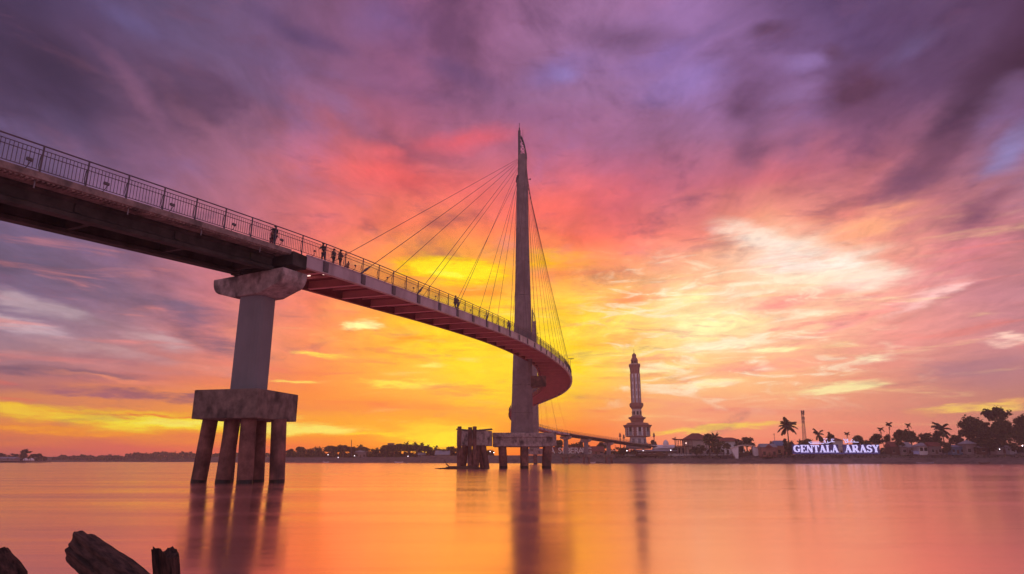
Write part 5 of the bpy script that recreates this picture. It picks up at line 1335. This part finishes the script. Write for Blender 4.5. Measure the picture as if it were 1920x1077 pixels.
xs0, xs1 = atx(1488.5, Ysg, 8), atx(1649.5, Ysg, 8)
zs0, zs1 = atz(848.5, Ysg), atz(832.5, Ysg)
sg_ = thing('lit_name_sign', 'long sign of two words in white lit serif capitals with blue glow', 'sign', (xs0, Ysg, zs0))
H = (zs1 - zs0) * .86; total = xs1 - xs0
def word(wd_, x0_, x1_, ztilt=0):
    nat = sum(GLY[c][0] for c in wd_) * H; k = (x1_ - x0_) / nat; x = x0_
    for c in wd_:
        mb, w_ = letter(c, H)
        mb.v = [(vx * k + x, vy, vz) for vx, vy, vz in mb.v]
        o = mb.build('letter', 'letter', sg_)
        # emissive offset copy paints a blue halo behind each letter
        bk = MB(); bk.v = [(vx + .10, vy + .55, vz - .12) for vx, vy, vz in mb.v]; bk.f = list(mb.f); bk.build('letter_halo', 'halo_blue', o)
        x += w_ * H * k
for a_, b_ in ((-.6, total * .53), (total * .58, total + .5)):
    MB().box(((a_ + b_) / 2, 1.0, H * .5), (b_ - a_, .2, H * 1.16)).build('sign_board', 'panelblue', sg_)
word('GENTALA', 0, total * .522); word('ARASY', total * .592, total)
MB().box((total / 2, 1.3, -.55), (total + .6, .5, .7)).build('plinth', 'halo_blue', sg_)  # plinth carries the same painted blue glow
for k in range(12): MB().box((total * (k + .5) / 12, 2.0, -2.6), (.25, .25, 6.0)).build('sign_post', 'darksteel', sg_)
for za in (.3, .8): MB().box((total / 2, 1.9, H * za), (total, .12, .14)).build('sign_frame', 'darksteel', sg_)
def script(pl, x0p, name='script_word'):
    mb = MB(); y = 0
    for p, w_ in pl:
        q = [(atx(x_, Ysg, 9) - xs0, 0, atz(z_, Ysg) - zs0) for x_, z_ in p]
        mb.tube([(a, y, c_) for a, b_, c_ in q], w_, 6); y += .01
    mb.build(name, 'letter', sg_)
zz = lambda y: 750 + y / 8.0
xx = lambda x: 1440 + x / 8.0
script([([(xx(622), zz(632)), (xx(640), zz(655)), (xx(850), zz(652)), (xx(855), zz(605))], .24), ([(xx(640), zz(634)), (xx(790), zz(634))], .2), ([(xx(868), zz(612)), (xx(870), zz(650)), (xx(905), zz(650)), (xx(908), zz(615))], .22),
        ([(xx(908), zz(648)), (xx(960), zz(628)), (xx(1008), zz(630))], .22), ([(xx(1006), zz(592)), (xx(972), zz(590)), (xx(960), zz(606)), (xx(985), zz(620))], .22), ([(xx(880), zz(590)), (xx(905), zz(585))], .22), ([(xx(850), zz(590)), (xx(862), zz(580))], .24)], 0)
script([([(xx(1150), zz(585)), (xx(1175), zz(628)), (xx(1165), zz(645)), (xx(1205), zz(638)), (xx(1210), zz(598)), (xx(1205), zz(585))], .24), ([(xx(1180), zz(590)), (xx(1200), zz(620))], .2),
        ([(xx(1210), zz(632)), (xx(1370), zz(636))], .22), ([(xx(1262), zz(632)), (xx(1262), zz(602))], .2), ([(xx(1305), zz(632)), (xx(1305), zz(612))], .2), ([(xx(1275), zz(598)), (xx(1288), zz(598))], .2)], 0)
# capital letters on the bank behind the far piers
Yq = bankY(1065) + 15
qs = thing('white_letter_sign', 'row of large unlit white capital letters standing behind the far bridge piers', 'sign', (atx(1030, Yq, 5), Yq, 4.9))
wtot = atx(1105, Yq, 7) - atx(1030, Yq, 7); hq = atz(838, Yq) - 4.9; zb0 = atz(850.5, Yq) - 4.9
def bfont(ch, x, size, mname, par, z=0.0):
    cu_ = bpy.data.curves.new('letter', 'FONT'); cu_.body = ch; cu_.size = size; cu_.extrude = .2; cu_.offset = .04; cu_.materials.append(M[mname])
    tmp = bpy.data.objects.new('letter', cu_); C.objects.link(tmp)
    bpy.context.view_layer.update()
    me = bpy.data.meshes.new_from_object(tmp.evaluated_get(bpy.context.evaluated_depsgraph_get())); me.materials.clear(); me.materials.append(M[mname])
    bpy.data.objects.remove(tmp)
    o = bpy.data.objects.new('letter', me); C.objects.link(o); o.parent = par
    o.rotation_euler = (R(90), 0, 0); o.location = (x, 0, z)
    return o, max([v.co.x for v in me.vertices] or [0])
x = .2; sz = (hq - zb0) * 1.36
txt = 'A SEBERANG'; adv = wtot / 10.0
for i, ch in enumerate(txt):
    if ch == ' ': continue
    bfont(ch, x + adv * i * 1.0 + (.12 * adv if i > 1 else -.1 * adv), sz * (.92 if i else 1.0), 'letter_plain', qs, zb0)
MB().box((wtot / 2, .6, zb0 - .3), (wtot + 1, .3, .5)).build('letter_base', 'halo_blue' if False else 'darksteel', qs)

# ------------------------------------------------------------ rotten timbers close to the camera
def timber(label, pts, rad, name='driftwood_log', seed=1, n=40, jag=1.0, sl=(0.0, 0.0)):
    rnd = random.Random(seed); P_ = [Vector(p) for p in pts]
    fine = []
    fr_ = []
    for i in range(len(P_) - 1):
        for k in range(10): fine.append(P_[i].lerp(P_[i + 1], k / 10)); fr_.append(rad[i] + (rad[i + 1] - rad[i]) * k / 10)
    fine.append(P_[-1]); fr_.append(rad[-1])
    mb = MB(); mb.tube(fine, fr_, n)
    ph = [rnd.uniform(0, 6.28) for _ in range(6)]; nr = len(fine); jit = [rnd.uniform(-.07, .07) for _ in range(n)]
    c0 = fine; out = []
    for i in range(nr):
        for k in range(n):
            v = Vector(mb.v[i * n + k]); d = v - c0[i]; a = 2 * math.pi * k / n
            f = 1 + .08 * math.sin(3 * a + ph[0] + i * .05) + .07 * math.sin(6 * a + ph[1] - i * .06) + .05 * math.sin(11 * a + ph[2] + i * .04) + .02 * math.sin(i * .5 + ph[3]) + jit[k] + rnd.uniform(-.014, .014)
            v = c0[i] + d * f
            if i == nr - 1 or i == nr - 2:          # splintered broken end
                ax = (fine[-1] - fine[-2]).normalized(); v += ax * fr_[-1] * (jag * (.35 * math.sin(2 * a + ph[4]) + .24 * math.sin(4 * a + ph[5]) + rnd.uniform(-.16, .16)) + sl[0] * (v - c0[i]).x / fr_[-1] * 1.0 + sl[1]) * (1 if i == nr - 1 else .5)
            out.append(tuple(v))
    mb.v = out; fs_ = mb.f[:-1]; c_ = len(mb.v); tipc = fine[-1] - (fine[-1] - fine[-2]).normalized() * fr_[-1] * .35
    mb.v.append(tuple(tipc)); base = (nr - 1) * n
    mb.f = fs_ + [(base + k, base + (k + 1) % n, c_) for k in range(n)]
    q_ = (fine[-1] - fine[-6]).to_track_quat('Z', 'Y'); iq = q_.inverted(); org = fine[-1]
    mb.v = [tuple(iq @ (Vector(v) - org)) for v in mb.v]
    o = mb.build(name, 'driftwood'); o.rotation_mode = 'QUATERNION'; o.rotation_quaternion = q_; o.location = org; tag(o, label, 'timber', 'rotten timbers on the near bank')
    return o
def A(px, py, Y): return at(px, py, Y)
timber('dark rotten log leaning up to the left at the bottom of the view', [A(330, 1180, 3.3), A(222, 1080, 3.9), A(152, 1026, 4.4)], [.098, .094, .084], seed=3, jag=.7)
timber('upright broken timber stub right of the leaning log', [A(325, 1210, 4.2), A(316, 1100, 4.2), A(311, 1036, 4.2)], [.078, .072, .068], seed=8, jag=.7, sl=(-.5, .1))
timber('rounded reddish timber end cut by the left edge of the view', [A(-60, 1200, 3.2), A(-28, 1100, 3.2), A(-34, 1040, 3.2)], [.17, .15, .085], seed=12, jag=.15)

# ------------------------------------------------------------ haze over the river
hz = MB().add([(-1500, -65, -3.5), (1500, -65, -3.5), (1500, 1250, -3.5), (-1500, 1250, -3.5), (-1500, -65, 95), (1500, -65, 95), (1500, 1250, 95), (-1500, 1250, 95)],
              [(3, 2, 1, 0), (4, 5, 6, 7), (0, 1, 5, 4), (1, 2, 6, 5), (2, 3, 7, 6), (3, 0, 4, 7)])
hm = bpy.data.materials.new('thin_haze'); hm.use_nodes = True; t = hm.node_tree; t.nodes.clear()
pvv = t.nodes.new('ShaderNodeVolumePrincipled'); oo = t.nodes.new('ShaderNodeOutputMaterial'); t.links.new(pvv.outputs[0], oo.inputs['Volume'])
pvv.inputs['Color'].default_value = (.95, .80, .80, 1); pvv.inputs['Density'].default_value = .00034; pvv.inputs['Anisotropy'].default_value = .6
HAZE = hz.build('haze', hm); tag(HAZE, 'thin warm haze over the river', None, kind='stuff')
